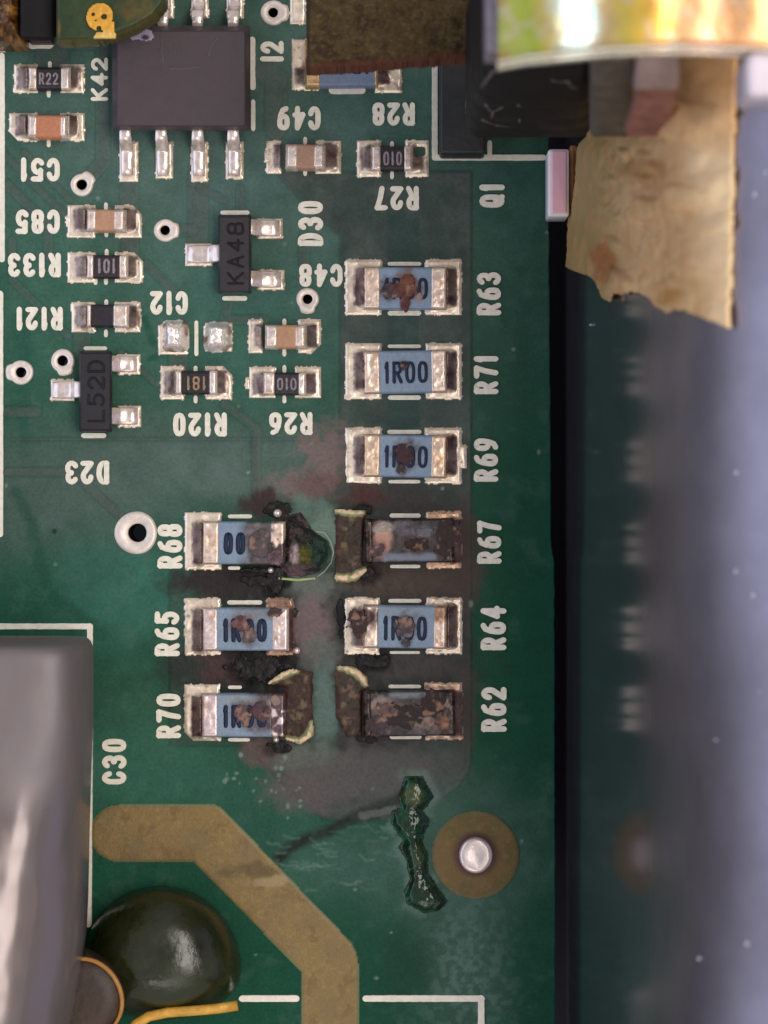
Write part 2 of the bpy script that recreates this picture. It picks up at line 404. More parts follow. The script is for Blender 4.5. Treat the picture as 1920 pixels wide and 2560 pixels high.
def board_paint(X, Y, H=None):
    n1 = fbm(X, Y, 160, 3); n2 = fbm(X, Y, 45, 9); n3 = fbm(X, Y, 14, 21)
    Xw = X + 60 * (n1 - .5); Yw = Y + 60 * (n1 - .5)
    c = np.zeros(X.shape + (3,)) + np.array(S(17, 72, 51))
    def g(cx, cy, rx, ry, col, a, p=1.0):  # pale greys: dust plus overhead sheen painted into the board colour
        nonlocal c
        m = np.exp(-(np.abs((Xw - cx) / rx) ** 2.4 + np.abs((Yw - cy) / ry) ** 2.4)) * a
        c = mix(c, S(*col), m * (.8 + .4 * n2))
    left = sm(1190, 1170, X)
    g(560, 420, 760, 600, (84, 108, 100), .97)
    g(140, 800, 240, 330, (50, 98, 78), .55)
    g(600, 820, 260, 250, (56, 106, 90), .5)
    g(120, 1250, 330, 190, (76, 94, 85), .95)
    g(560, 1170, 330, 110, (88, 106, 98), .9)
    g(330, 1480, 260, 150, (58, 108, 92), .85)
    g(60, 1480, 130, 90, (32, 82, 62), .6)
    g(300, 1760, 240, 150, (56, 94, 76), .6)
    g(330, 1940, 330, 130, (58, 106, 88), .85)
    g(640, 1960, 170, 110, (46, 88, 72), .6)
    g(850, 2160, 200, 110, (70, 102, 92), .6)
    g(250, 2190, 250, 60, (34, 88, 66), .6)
    # darker rubbed path, left
    d = seg_dist(Xw, Yw, [(30, 1220), (75, 1300), (95, 1400), (140, 1500), (200, 1540), (240, 1570)])
    c = mix(c, S(26, 72, 54), sm(26, 4, d) * (.3 + .5 * n2))
    d = seg_dist(Xw, Yw, [(60, 800), (40, 1000), (70, 1080)])
    c = mix(c, S(20, 74, 60), sm(40, 6, d) * .5 * n2 * 1.6)
    d = seg_dist(Xw, Yw, [(355, 790), (385, 860), (420, 890), (380, 900)])
    c = mix(c, S(20, 78, 56), sm(16, 3, d) * .7)
    # traces under the mask
    for pts, hw in TRACES:
        sd = hw - seg_dist(X, Y, pts)
        c = mix(c, S(84, 86, 82), sm(-1, 3, sd) * .5)
        c = mix(c, S(40, 52, 48), sm(4, 0, np.abs(sd + 3)) * .35)
    sdp = poly_sd(X + 4 * (n3 - .5), Y + 4 * (n3 - .5), POUR)
    mp = sm(-2, 4, sdp) * (1 - .45 * sm(660, 560, X + 120 * (n2 - .5)))
    pc = np.zeros(X.shape + (3,)) + np.array(S(68, 80, 74))
    pc = mix(pc, S(86, 90, 84), sm(.4, .7, n2) * .6)
    pc = mix(pc, S(46, 60, 54), sm(.5, .75, n1) * .5)
    pc = mix(pc, S(58, 56, 52), sm(1080, 1300, Y) * .5)
    gap = sm(44, 36, np.abs(X - 1008 + 6 * (n2 - .5))) * sm(520, 560, Y) * sm(1120, 1060, Y)
    pc = mix(pc, S(52, 72, 66), gap * .8)
    c = c * (1 - mp[..., None] * .93) + pc * mp[..., None] * .93
    c = mix(c, S(34, 40, 36), sm(6, 1, np.abs(sdp + 2)) * .3)
    c = mix(c, S(96, 92, 86), sm(4, 1, np.abs(sdp - 7)) * .2 * sm(1000, 1178, X))
    c = c * (.8 + .24 * n2 + .16 * n3)[..., None]
    c = mix(c, S(96, 118, 108), sm(.56, .8, fbm(X, Y, 40, 77)) * .14)
    # burn stains
    def st(cx, cy, rx, ry, col, a, seed, r=.45, ns=26):
        nonlocal c
        c = mix(c, S(*col), blob(X, Y, cx, cy, rx, ry, seed, r, 1.0, ns) * a)
    st(640, 1690, 240, 150, (34, 34, 32), .7, 31)
    st(900, 1640, 300, 240, (48, 44, 40), .65, 32)
    st(660, 1450, 200, 60, (24, 21, 20), .8, 51)
    st(1030, 1440, 160, 30, (44, 34, 30), .7, 52)
    st(960, 1260, 120, 30, (40, 34, 32), .7, 53)
    st(930, 1860, 120, 26, (40, 36, 34), .6, 54)
    st(560, 1460, 150, 46, (50, 44, 42), .95, 1)
    st(560, 1668, 130, 42, (74, 54, 55), .95, 2)
    st(640, 1440, 80, 28, (30, 24, 24), .9, 41)
    st(455, 1668, 60, 36, (44, 52, 48), .8, 3)
    st(1010, 1460, 170, 46, (80, 66, 57), .95, 4)
    st(1000, 1665, 150, 36, (72, 68, 64), .8, 5)
    st(1160, 1400, 50, 150, (76, 63, 57), .9, 6)
    st(1165, 1780, 30, 110, (74, 64, 58), .8, 7)
    st(985, 1245, 150, 40, (62, 58, 54), .9, 8)
    st(915, 1240, 46, 40, (78, 46, 44), .8, 9)
    st(820, 1140, 75, 85, (128, 104, 100), .75, 10, .7)
    st(735, 1215, 85, 45, (128, 104, 98), .7, 11, .7)
    st(790, 1215, 60, 40, (104, 78, 74), .75, 12, .8)
    st(815, 1330, 50, 75, (108, 126, 112), .95, 13)
    st(740, 1270, 75, 34, (94, 116, 104), .85, 14)
    st(790, 1470, 70, 46, (108, 114, 106), .8, 15)
    st(780, 1560, 55, 78, (116, 98, 99), .95, 16)
    st(800, 1640, 50, 60, (104, 106, 100), .7, 17)
    st(812, 1760, 34, 130, (92, 112, 104), .95, 18)
    st(770, 1900, 100, 45, (98, 104, 96), .85, 19)
    st(650, 1880, 60, 40, (104, 82, 78), .7, 20, .7)
    st(770, 1975, 130, 60, (98, 88, 88), .75, 22)
    st(960, 1930, 200, 75, (88, 84, 81), .85, 23)
    st(855, 1540, 18, 70, (40, 34, 32), .9, 24)
    st(655, 1255, 58, 38, (60, 44, 43), .95, 25, .6)
    st(700, 1275, 46, 26, (24, 19, 19), .9, 42)
    st(690, 1456, 40, 52, (6, 5, 5), 1, 26, .5)
    st(655, 1668, 92, 62, (4, 4, 4), 1.0, 27, .45)
    st(935, 1652, 60, 34, (6, 5, 5), 1, 28, .5)
    st(905, 1432, 60, 30, (26, 21, 19), .9, 29)
    st(905, 1275, 24, 18, (15, 11, 12), .95, 30, .5)
    st(645, 1640, 70, 22, (34, 22, 24), .8, 33)
    st(690, 1868, 50, 24, (46, 36, 34), .8, 34)
    # soot streak and scratches towards the wide trace
    d = seg_dist(X + 14 * (n2 - .5), Y + 14 * (n2 - .5), [(1010, 1985), (930, 2030), (860, 2060), (740, 2110), (690, 2150)])
    c = mix(c, S(30, 30, 30), sm(26, 3, d) * (.45 + .7 * n3))
    d = seg_dist(X + 8 * (n3 - .5), Y + 8 * (n3 - .5), [(905, 2040), (960, 2028), (985, 2022)])
    c = mix(c, S(110, 112, 108), sm(13, 5, d) * .6)
    for k in range(46):
        r2 = random.Random(k + 50); sx = r2.uniform(640, 980); sy = r2.uniform(2080, 2250) - (sx - 640) * .12; a = r2.uniform(-.3, .9); l = r2.uniform(14, 55)
        d = seg_dist(X, Y, [(sx, sy), (sx + l * .5, sy + l * .5 * a), (sx + l, sy + l * a * .4)])
        c = mix(c, S(108, 134, 122), sm(5, 1, d) * r2.uniform(.12, .38) * (.5 + n3))
    # pale dust by the melted trench and down the strip
    sdt = poly_sd(X, Y, TRENCH)
    c = mix(c, S(128, 150, 140), sm(-26, -4, sdt) * (sdt < 2) * sm(.42, .62, n2) * .4)
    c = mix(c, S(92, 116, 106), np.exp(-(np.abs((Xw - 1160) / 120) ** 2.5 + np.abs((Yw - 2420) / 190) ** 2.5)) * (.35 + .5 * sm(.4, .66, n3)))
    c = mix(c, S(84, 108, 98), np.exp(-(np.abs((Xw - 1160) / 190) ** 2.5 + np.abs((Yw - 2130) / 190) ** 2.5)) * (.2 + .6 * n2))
    c = mix(c, S(16, 58, 42), np.exp(-(np.abs((Xw - 1010) / 70) ** 2.5 + np.abs((Yw - 2400) / 110) ** 2.5)) * .6)
    # small pale specks
    for k in range(60):
        r2 = random.Random(k + 900); sx = r2.uniform(10, 1370); sy = r2.uniform(380, 2540); rr = r2.uniform(2.5, 6)
        if r2.random() < .35: sx = r2.uniform(520, 760); sy = r2.uniform(1880, 2020)
        m = sm(rr + 2, rr - 2, np.hypot((X - sx), (Y - sy) * r2.uniform(.6, 1.5)))
        if m.any(): c = mix(c, S(126, 146, 134), m * r2.uniform(.3, .8))
    c = mix(c, S(16, 44, 34), sm(9, 4, np.hypot(X - 136, Y - 1328)) * .8)
    return c
def board_h(X, Y):
    h = 0.006 * (fbm(X, Y, 60, 5) - .5)
    h = h + .028 * sm(-4, 4, poly_sd(X, Y, POUR))
    for pts, hw in TRACES:
        if hw > 2: h = np.maximum(h, .022 * sm(-3, 3, hw - seg_dist(X, Y, pts)))
    z = blob(X, Y, 800, 1560, 420, 330, 71, .3)
    h = h + z * .055 * (fbm(X, Y, 20, 72) - .45)
    z = blob(X, Y, 770, 1170, 140, 90, 74, .5)
    h = h + z * .05 * fbm(X, Y, 18, 73)
    return h
def board_warp(X, Y):
    e = 1372 + 5 * sm(500, 1330, Y) + 9 * sm(1345, 1420, Y) + 2 * sm(1500, 2500, Y) + 1.6 * (fbm(Y * 0, Y, 26, 88, 3) - .5) * 2
    return np.where(X > 1300, 1300 + (X - 1300) * (e - 1300) / 85.0, X), Y
def board_mask(X, Y):
    m = np.ones(X.shape, bool)
    for cx, cy, ro, ri, t in VIAS: m &= np.hypot(X - cx, Y - cy) > ri + 3
    return m
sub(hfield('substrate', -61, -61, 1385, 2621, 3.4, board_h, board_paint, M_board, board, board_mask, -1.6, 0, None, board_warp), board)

# vias: raised tinned ring, dark barrel as a sub-part
for cx, cy, ro, ri, tab in VIAS:
    n = 40; mb = MB(); rings = []
    if ro > 40: offx, offy = -4, 0
    else: offx, offy = 0, 0
    for rr, z in ((ro + 1, -.02), (ro - 1, .07), (ro * .7 + ri * .3, .085), (ri + 2, .075), (ri, .03)):
        f = (rr - ri) / (ro - ri)
        ring = []
        for i in range(n):
            t = 2 * math.pi * i / n
            r_ = rr * (1 + .015 * math.sin(3 * t + cx))
            if tab and rr > ri + 4:
                a = max(0, (math.cos(t) * tab[0] + math.sin(t) * tab[1]) / math.hypot(*tab))
                r_ += rr * .28 * sm(.72, .92, a) * f
            X = cx + offx * f + r_ * math.cos(t); Y = cy + offy * f + r_ * math.sin(t)
            ring.append(W(X, Y, z))
        rings.append(ring)
    mb.loft(rings, True, False)
    v = sub(mb.build('via_ring', M_ring, board), board)
    mb = MB()
    mb.loft([[W(cx + ri * math.cos(2 * math.pi * i / 24), cy + ri * math.sin(2 * math.pi * i / 24), z) for i in range(24)] for z in (.03, -.5, -1.62)], True, False)
    mb.build('barrel', M_hole, v)

# printed white lines
def line(pts, hw, name='printed_line', z=.05):
    mb = MB()
    for i in range(len(pts) - 1):
        a, b = np.array(pts[i], float), np.array(pts[i + 1], float); n = max(2, int(np.linalg.norm(b - a) / 9))
        ribbon(mb, [W(*(a + (b - a) * t / n)) for t in range(n + 1)], hw / PX, z + .003 * i, -.03, False, .05)
    return mb.build(name, M_ink, board, False)
line([(5, 140), (5, 648)], 8); line([(1, 735), (1, 1335)], 8)
line([(-30, 1566), (225, 1566), (225, 1800), (222, 2310)], 8)
line([(606, 2496), (740, 2496)], 9); line([(915, 2496), (1203, 2496), (1203, 2650)], 9)
line([(1087, 100), (1087, 394), (1358, 394)], 8); line([(1224, 358), (1224, 386)], 7)
line([(631, 100), (631, 190), (632, 218)], 8); line([(633, 255), (633, 322)], 6)
line([(491, 807), (491, 885)], 5.5)
line([(80, 113), (124, 113)], 10)
for x0, x1, y, hw in ((215, 263, 871, 5.5), (210, 259, 1089, 7), (557, 618, 532, 6), (562, 612, 746, 6.5), (832, 904, 226, 10),
                      (974, 1048, 660, 5.5), (976, 1046, 783, 7), (974, 1048, 866, 5), (976, 1046, 994, 6.5), (974, 1048, 1080, 6), (976, 1046, 1204, 5),
                      (980, 1046, 1289, 6), (980, 1046, 1416, 5), (976, 1048, 1502, 5.5), (978, 1046, 1631, 4), (976, 1048, 1716, 5), (980, 1048, 1842, 6),
                      (575, 625, 1291, 5.5), (575, 596, 1420, 5), (574, 650, 1506, 6), (575, 600, 1718, 5), (575, 620, 1849, 5)):
    line([(x0, y), (x1, y)], hw)
for x, y in ((122, 234), (125, 163), (122, 358), (265, 702), (239, 702), (267, 632), (266, 583), (265, 516), (265, 833), (266, 758), (489, 998), (489, 924), (711, 998), (711, 922), (711, 881), (711, 806), (763, 430), (763, 352), (980, 438), (980, 363)):
    line([(x, y - 4), (x, y + 5)], 5.5, 'centre_tick')

DES = [('C51', (49, 394, 151, 455), 180), ('C85', (38, 523, 151, 586), 180), ('R133', (19, 632, 153, 694), 180), ('R121', (39, 767, 158, 827), 180),
       ('D23', (162, 1151, 274, 1212), 180), ('C49', (692, 265, 803, 327), 180), ('R28', (930, 256, 1038, 315), 180), ('R27', (936, 465, 1048, 527), 180),
       ('C12', (375, 727, 471, 788), 180), ('R120', (432, 1031, 568, 1092), 180), ('R26', (672, 1030, 782, 1088), 180), ('C48', (747, 659, 858, 718), 180),
       ('K42', (227, 145, 271, 253), 90), ('I2', (650, 103, 710, 155), 90), ('D30', (744, 502, 809, 616), 90), ('Q1', (1198, 458, 1262, 520), 90),
       ('R63', (1191, 680, 1253, 789), 90), ('R71', (1184, 887, 1246, 986), 90), ('R69', (1184, 1095, 1246, 1205), 90), ('R67', (1192, 1301, 1254, 1410), 90),
       ('R64', (1201, 1514, 1266, 1626), 90), ('R62', (1202, 1717, 1267, 1830), 90), ('R68', (393, 1309, 457, 1422), 90), ('R65', (386, 1527, 450, 1641), 90),
       ('R70', (390, 1733, 453, 1846), 90), ('C30', (254, 1846, 317, 1962), 90)]
for t, box, rot in DES:
    o = text_mesh(t, box, rot, .24, .05, zb=-.03, jit=.035, gap=.16).build('printed_designator', M_ink, board, False)
    o['label'] = 'white printed part number ' + t

# wide bare trace with mask edge
def gold_h(X, Y):
    sd = np.maximum(poly_sd(X, Y, GOLD), 72.5 - np.hypot(X - 297, Y - 2083.5))
    return .05 * sm(-1, 8, sd) + .004 * fbm(X, Y, 8, 3)
def gold_sd(X, Y): return np.maximum(poly_sd(X, Y, GOLD), 72.5 - np.hypot(X - 297, Y - 2083.5))
def gold_c(X, Y, H):
    n = fbm(X, Y, 34, 61); n2 = fbm(X, Y, 9, 63)
    c = np.zeros(X.shape + (3,)) + np.array(S(136, 111, 66))
    c = mix(c, S(112, 90, 52), sm(.5, .75, n) * .6); c = mix(c, S(154, 128, 80), sm(.55, .75, n2) * .5)
    c = mix(c, S(122, 104, 70), sm(.5, .8, fbm(X, Y, 70, 67)) * .5); c = mix(c, S(84, 68, 42), blob(X, Y, 660, 2180, 80, 22, 5, .8) * .7)
    c = mix(c, S(164, 142, 104), blob(X, Y, 680, 2200, 55, 14, 8, .9) * .7)
    c = mix(c, S(112, 130, 96), sm(7, 1, gold_sd(X, Y)) * .9)
    return c
M_gold = mat('bare_copper_trace', attr=True, rough=.5, metal=.12, spec=.4, nscale=12, namt=.14, bump=.012, bscale=14, rvar=.08)
hfield('wide_copper_trace', 220, 2006, 902, 2660, 3.4, gold_h, gold_c, M_gold, board, lambda X, Y: gold_sd(X, Y) > 0)
# bronze land with a silver rivet in it
def land_sd(X, Y): return 111 - np.hypot(X - 1189, Y - 2137)
def land_c(X, Y, H):
    n = fbm(X, Y, 40, 65); n2 = fbm(X, Y, 9, 66)
    c = np.zeros(X.shape + (3,)) + np.array(S(112, 88, 48)); c = mix(c, S(92, 80, 36), sm(.45, .7, n) * .7); c = mix(c, S(126, 102, 62), sm(.55, .75, n2) * .5)
    c = mix(c, S(78, 50, 44), sm(66, 46, np.hypot(X - 1189, Y - 2135)) * .9)
    return mix(c, S(84, 96, 70), sm(10, 1, land_sd(X, Y)) * .8)
hfield('copper_land', 1075, 2022, 1303, 2252, 3.4, lambda X, Y: .04 * sm(-1, 8, land_sd(X, Y)), land_c, M_gold, board, lambda X, Y: land_sd(X, Y) > 0)
mb = MB(); rings = []
for f, z in ((1.02, 0), (1.0, .22), (.93, .3), (.75, .33), (.4, .3), (.05, .28)):
    rings.append([W(1189 + 42 * f * math.cos(t), 2136 + 45 * f * math.sin(t), z) for t in [2 * math.pi * i / 32 for i in range(32)]])
mb.loft(rings, True, True); mb.build('rivet', M_rivet, board)

# melted groove: glassy dark green ridge
M_melt = mat('melted_mask', attr=True, rough=.13, spec=.5, nscale=5, namt=.4, bump=.03, bscale=3.5, bdet=2)
def melt_sd(X, Y): return poly_sd(X + 7 * (fbm(X, Y, 14, 91) - .5), Y + 7 * (fbm(X, Y, 14, 92) - .5), TRENCH)
def melt_h(X, Y):
    sd = melt_sd(X, Y)
    ridge = sum([.6 * sm(1.5, .1, np.hypot((X - a) / r, (Y - b) / q)) for a, b, r, q in ((1035, 1985, 34, 38), (1026, 2060, 36, 34), (1040, 2150, 28, 50), (1062, 2240, 46, 34), (1040, 2110, 24, 16))])
    return .03 + .1 * sm(0, 14, sd) + .26 * ridge * sm(0, 20, sd) + .1 * (fbm(X, Y, 26, 93, 3) - .5) * sm(0, 14, sd)
def melt_c(X, Y, H):
    n = fbm(X, Y, 18, 94)
    c = np.zeros(X.shape + (3,)) + np.array(S(16, 52, 28)); c = mix(c, S(12, 84, 54), sm(.5, .7, n) * .7 * sm(1040, 1000, X)); c = mix(c, S(24, 28, 18), sm(.45, .3, n) * .8)
    c = mix(c, S(84, 92, 54), blob(X, Y, 1032, 1985, 26, 26, 4, .4) * .8); c = mix(c, S(60, 74, 40), blob(X, Y, 1045, 2140, 16, 34, 7, .5) * .7)
    return c
hfield('melted_ridge', 970, 1930, 1126, 2292, 2.4, melt_h, melt_c, M_melt, board, lambda X, Y: melt_sd(X, Y) > 0)

# ------------------------------------------------------------------ solder pads (parts of the board)
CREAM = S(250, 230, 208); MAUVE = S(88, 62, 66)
def pad(x0, y0, x1, y1, tx=None, ty=None, flen=26, H=.35, side=1, seed=0, cham=0, dirt=.35, jag=1.6, cream=CREAM, pocket=.9, notch=None):
    """tinned pad; tx = pixel x where the chip terminal stands, ty = (y0, y1) of that terminal, side=+1 chip lies to the right"""
    def sd(X, Y):
        d = rect_sd(X, Y, x0, y0, x1, y1, 5) + jag * 2 * (fbm(X, Y, 9, seed + 3) - .5)
        if cham: d = np.minimum(d, (((X - x0) if cham in (1, 3) else (x1 - X)) + ((Y - y0) if cham in (1, 2) else (y1 - Y)) - 24) * .7)
        if notch is not None:
            nx0, ny0, nx1, ny1 = notch; d = np.minimum(d, -rect_sd(X, Y, nx0, ny0, nx1, ny1, 4))
        return d
    def hf(X, Y):
        h = .03 + .05 * sm(0, 8, sd(X, Y)) + .016 * (fbm(X, Y, 14, seed + 5) - .5)
        if tx is not None:
            dx = (tx - X) * side
            f = np.clip(1 - np.maximum(dx, 0) / flen, 0, 1) * (1 - .65 * sm(-1, -6, dx))
            w = sm(ty[0] - 6, ty[0] + 8, Y) * sm(ty[1] + 6, ty[1] - 8, Y)
            h = h + H * f ** 1.8 * w * (.75 + .5 * fbm(X, Y, 12, seed + 8)) * sm(0, 6, sd(X, Y))
        return h
    def cf(X, Y, h):
        n = fbm(X, Y, 11, seed + 11); n2 = fbm(X, Y, 26, seed + 12)
        c = np.zeros(X.shape + (3,)) + np.array(cream)
        c = mix(c, S(214, 184, 158), sm(.5, .85, n2) * .5)
        c = mix(c, S(126, 100, 84), sm(.68 - .12 * dirt, .8, n) * dirt * .8)
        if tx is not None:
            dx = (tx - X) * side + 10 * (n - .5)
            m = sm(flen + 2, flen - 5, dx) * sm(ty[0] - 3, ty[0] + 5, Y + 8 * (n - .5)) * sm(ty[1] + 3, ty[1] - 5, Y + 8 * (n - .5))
            c = mix(c, MAUVE, m * pocket * (.65 + .5 * n2))  # dark reflection in the solder fillet, painted into the pad colour
        c = mix(c, S(190, 172, 148), sm(4, 0, sd(X, Y)) * .3)
        return c
    return hfield('solder_pad', x0 - 4, y0 - 4, x1 + 4, y1 + 4, 2.4, hf, cf, M_solder, board, lambda X, Y: sd(X, Y) > 0, -.03)

# ------------------------------------------------------------------ chip components
BLUE = S(130, 148, 168)
def chip(name, label, cat, group, x0, x1, y0, y1, t0, t1, H, body, term, text=None, trot=0, tbox=None, tmat=None, tsw=.17, burn=None, termburn=None, seed=0, r=5, tround=7, extra=None, crust=None, zt=.03, tlabels=(None, None)):
    cx, cy = (x0 + x1) / 2, (y0 + y1) / 2
    k = (D - H) / D
    org = P(cx, cy, H); org = (org[0], org[1], 0.0)
    t = thing(name, label, cat, org, group)
    t.rotation_euler.z = math.radians(random.Random(seed).uniform(-1.1, 1.1))
    def edge(X, Y, a0, b0, a1, b1, rr, amt): return amt * np.clip(1 - rect_sd(X, Y, a0, b0, a1, b1, 2) / rr, 0, 1) ** 2
    def bh(X, Y): return H - edge(X, Y, t0 - 6, y0 + 1, t1 + 6, y1 - 1, 6, .1) + .012 * (fbm(X, Y, 8, seed) - .5)
    def bc(X, Y, h):
        c = np.zeros(X.shape + (3,)) + np.array(body)
        n = fbm(X, Y, 22, seed + 1); n2 = fbm(X, Y, 7, seed + 2)
        c = c * (.86 + .3 * n + .12 * (n2 - .5))[..., None]
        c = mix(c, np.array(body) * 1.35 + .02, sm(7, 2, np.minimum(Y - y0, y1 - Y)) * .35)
        if burn: c = burn(c, X, Y)
        for (bx, by, rx, ry, col, sd_) in (crust or []):
            c = mix(c, S(*col), blob(X, Y, bx, by, rx * 1.25, ry * 1.25, sd_, .55, 1, 16) * .8)
        return c
    b = sub(hfield('body', t0 - 3, y0 + 1, t1 + 3, y1 - 1, 2.6, bh, bc, M_chip if not burn else M_chip, t, None, .02, H), t)
    for i, (a0, a1) in enumerate(((x0, t0), (t1, x1))):
        def th(X, Y, a0=a0, a1=a1):
            dd = np.minimum(np.minimum(Y - y0, y1 - Y), (X - a0) if i == 0 else (a1 - X))
            inner = (a1 - X) if i == 0 else (X - a0)
            return H + zt - (H * .3) * np.clip(1 - dd / tround, 0, 1) ** 2 - .05 * np.clip(1 - inner / 4, 0, 1) ** 2 + .03 * (fbm(X, Y, 9, seed + 20 + i) - .5)
        def tcol(X, Y, h, i=i):
            n = fbm(X, Y, 20, seed + 30 + i); n2 = fbm(X, Y, 13, seed + 34 + i, 3)
            c = np.zeros(X.shape + (3,)) + np.array(term)
            c = mix(c, S(224, 172, 132), sm(.5, .8, n) * .5); c = mix(c, S(176, 130, 106), sm(.68, .9, n2) * .5)
            if termburn: c = termburn(c, X, Y, i)
            return c
        o = hfield('terminal', a0, y0, a1, y1, 2.4, th, tcol, M_term, t, None, .015, H)
        if tlabels[i]: o['label'] = tlabels[i]
    if text:
        o = text_mesh(text, tbox, trot, tsw, H + .022, H, H - .03, .05).build('marking', tmat, b)
    if crust:
        for (bx, by, rx, ry, col, sd_) in crust:
            def cm(X, Y): return blob(X, Y, bx, by, rx, ry, sd_, .5, 1, 20) > .6
            def ch(X, Y): return H + .034 + .02 * blob(X, Y, bx, by, rx, ry, sd_, .5, 1, 20) * fbm(X, Y, 14, sd_ + 1)
            def cc(X, Y, h):
                n = fbm(X, Y, 15, sd_ + 2, 3); c = np.zeros(X.shape + (3,)) + np.array(S(*col))
                c = mix(c, S(172, 128, 104), sm(.58, .75, n) * .6); return mix(c, S(48, 28, 28), sm(.42, .28, n) * .6)
            hfield('scorch_crust', bx - rx * 1.4, by - ry * 1.4, bx + rx * 1.4, by + ry * 1.4, 2.2, ch, cc, M_char, t, cm, H - .02, H)
    return t

# ---- pads + chips: small ones
TINW = S(246, 226, 214); BLACKB = S(40, 30, 34)
G_SR = 'small black chip resistors'; G_CC = 'small tan ceramic chip capacitors'; G_BR = 'large blue chip resistors'
def pair(x0, x1, lx, rx, y0, y1, cy0, cy1, H, seed, ln=None, rn=None, fl=28, chl=0, chr_=0, dirt=.5):
    """pads for one chip: lx/rx = inner edges of the pads"""
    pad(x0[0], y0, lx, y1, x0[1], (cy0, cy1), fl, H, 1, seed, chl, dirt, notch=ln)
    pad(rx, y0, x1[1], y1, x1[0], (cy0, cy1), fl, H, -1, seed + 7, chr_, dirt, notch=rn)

pair((34, 70), (176, 212), 96, 150, 160, 234, 168, 224, .3, 11)
chip('chip_resistor', 'small black chip resistor marked R22 with upright white digits', 'resistor', G_SR, 70, 176, 166, 224, 92, 152, .45, BLACKB, TINW, 'R22', 0, (97, 181, 146, 212), M_greymark, seed=11)
pair((22, 67), (170, 213), 96, 150, 282, 354, 288, 342, .45, 21, chl=3)
chip('chip_capacitor', 'orange-tan ceramic chip capacitor above the printed C51', 'capacitor', G_CC, 67, 170, 286, 344, 92, 151, .75, S(190, 122, 88), TINW, seed=21, tround=10)
pair((168, 215), (314, 356), 240, 286, 512, 596, 522, 578, .45, 31, chr_=2, fl=32)
pad(164, 538, 180, 568, seed=34)
chip('chip_capacitor', 'tan ceramic chip capacitor beside the printed C85', 'capacitor', G_CC, 215, 314, 522, 578, 240, 285, .75, S(184, 140, 108), TINW, seed=31, tround=9)
pair((168, 216), (320, 359), 240, 286, 630, 708, 640, 694, .3, 41, chr_=2)
chip('chip_resistor', 'small black chip resistor with smeared marking beside the printed R133', 'resistor', G_SR, 216, 320, 636, 696, 234, 298, .45, BLACKB, TINW, '101', 180, (243, 646, 290, 684), M_greymark, seed=41)
pair((178, 216), (322, 353), 240, 286, 754, 832, 764, 820, .3, 51)
chip('chip_resistor', 'small plain black chip resistor without digits beside the printed R121', 'resistor', G_SR, 216, 322, 760, 818, 228, 283, .45, S(34, 25, 34), TINW, seed=51)
pair((400, 438), (542, 582), 462, 512, 914, 1000, 926, 986, .3, 61, chr_=2)
chip('chip_resistor', 'small black chip resistor marked 181 in tan above the printed R120', 'resistor', G_SR, 437, 543, 926, 986, 454, 523, .45, S(30, 22, 24), TINW, '181', 180, (465, 940, 516, 976), M_tanmark, seed=61)
pair((622, 659), (766, 804), 690, 736, 916, 996, 932, 986, .3, 71)
pad(612, 944, 628, 974, seed=74)
chip('chip_resistor', 'small black chip resistor with faint grey digits above the printed R26', 'resistor', G_SR, 658, 766, 930, 988, 687, 746, .45, BLACKB, TINW, '010', 180, (692, 944, 742, 976), M_greymark, seed=71)
pair((620, 664), (766, 804), 658, 744, 797, 884, 812, 870, .45, 81, chr_=4, fl=30)
chip('chip_capacitor', 'tan ceramic chip capacitor standing above the black R26 resistor', 'capacitor', G_CC, 662, 767, 811, 871, 693, 738, .75, S(186, 140, 106), TINW, seed=81, tround=10)
pair((664, 714), (814, 854), 705, 788, 351, 436, 360, 422, .45, 91, fl=32)
pad(660, 376, 674, 408, seed=94)
chip('chip_capacitor', 'tan ceramic chip capacitor below the upside-down printed C49', 'capacitor', G_CC, 713, 814, 359, 422, 744, 785, .75, S(170, 132, 108), TINW, seed=91, tround=10)
pair((891, 928), (1031, 1073), 954, 1012, 350, 444, 366, 426, .3, 101, rn=(1040, 368, 1062, 390))
chip('chip_resistor', 'small black chip resistor with grey digits above the printed R27', 'resistor', G_SR, 928, 1032, 364, 426, 952, 1010, .45, BLACKB, TINW, '010', 180, (958, 378, 1006, 414), M_greymark, seed=101)

M_mound = mat('solder_mound', attr=True, rough=.22, metal=.45, nscale=2, namt=.08, bump=.02, bscale=2.5, det=2)
# C12: two bare solder mounds, no part fitted
def mound(x0, y0, x1, y1, seed):
    def sd(X, Y): return rect_sd(X, Y, x0, y0, x1, y1, 20) + 6 * (fbm(X, Y, 14, seed) - .5)
    def hf(X, Y): return .03 + .62 * np.sqrt(np.clip(1 - ((X - (x0 + x1) / 2) / ((x1 - x0) / 2 + 3)) ** 2, 0, 1)) ** .8 * sm(-2, 24, sd(X, Y)) * (.8 + .3 * fbm(X, Y, 16, seed + 2))
    def cf(X, Y, h): return mix(np.zeros(X.shape + (3,)) + np.array(S(252, 238, 230)), S(150, 104, 78), sm(.55, .75, fbm(X, Y, 16, seed + 4)) * sm(.45, .15, h) * .9)
    hfield('solder_mound', x0 - 4, y0 - 4, x1 + 4, y1 + 4, 2.2, hf, cf, M_mound, board, lambda X, Y: sd(X, Y) > 0)
mound(402, 800, 474, 884, 3); mound(508, 804, 581, 882, 9)
pad(394, 812, 470, 888, seed=203); pad(512, 806, 582, 880, seed=204)
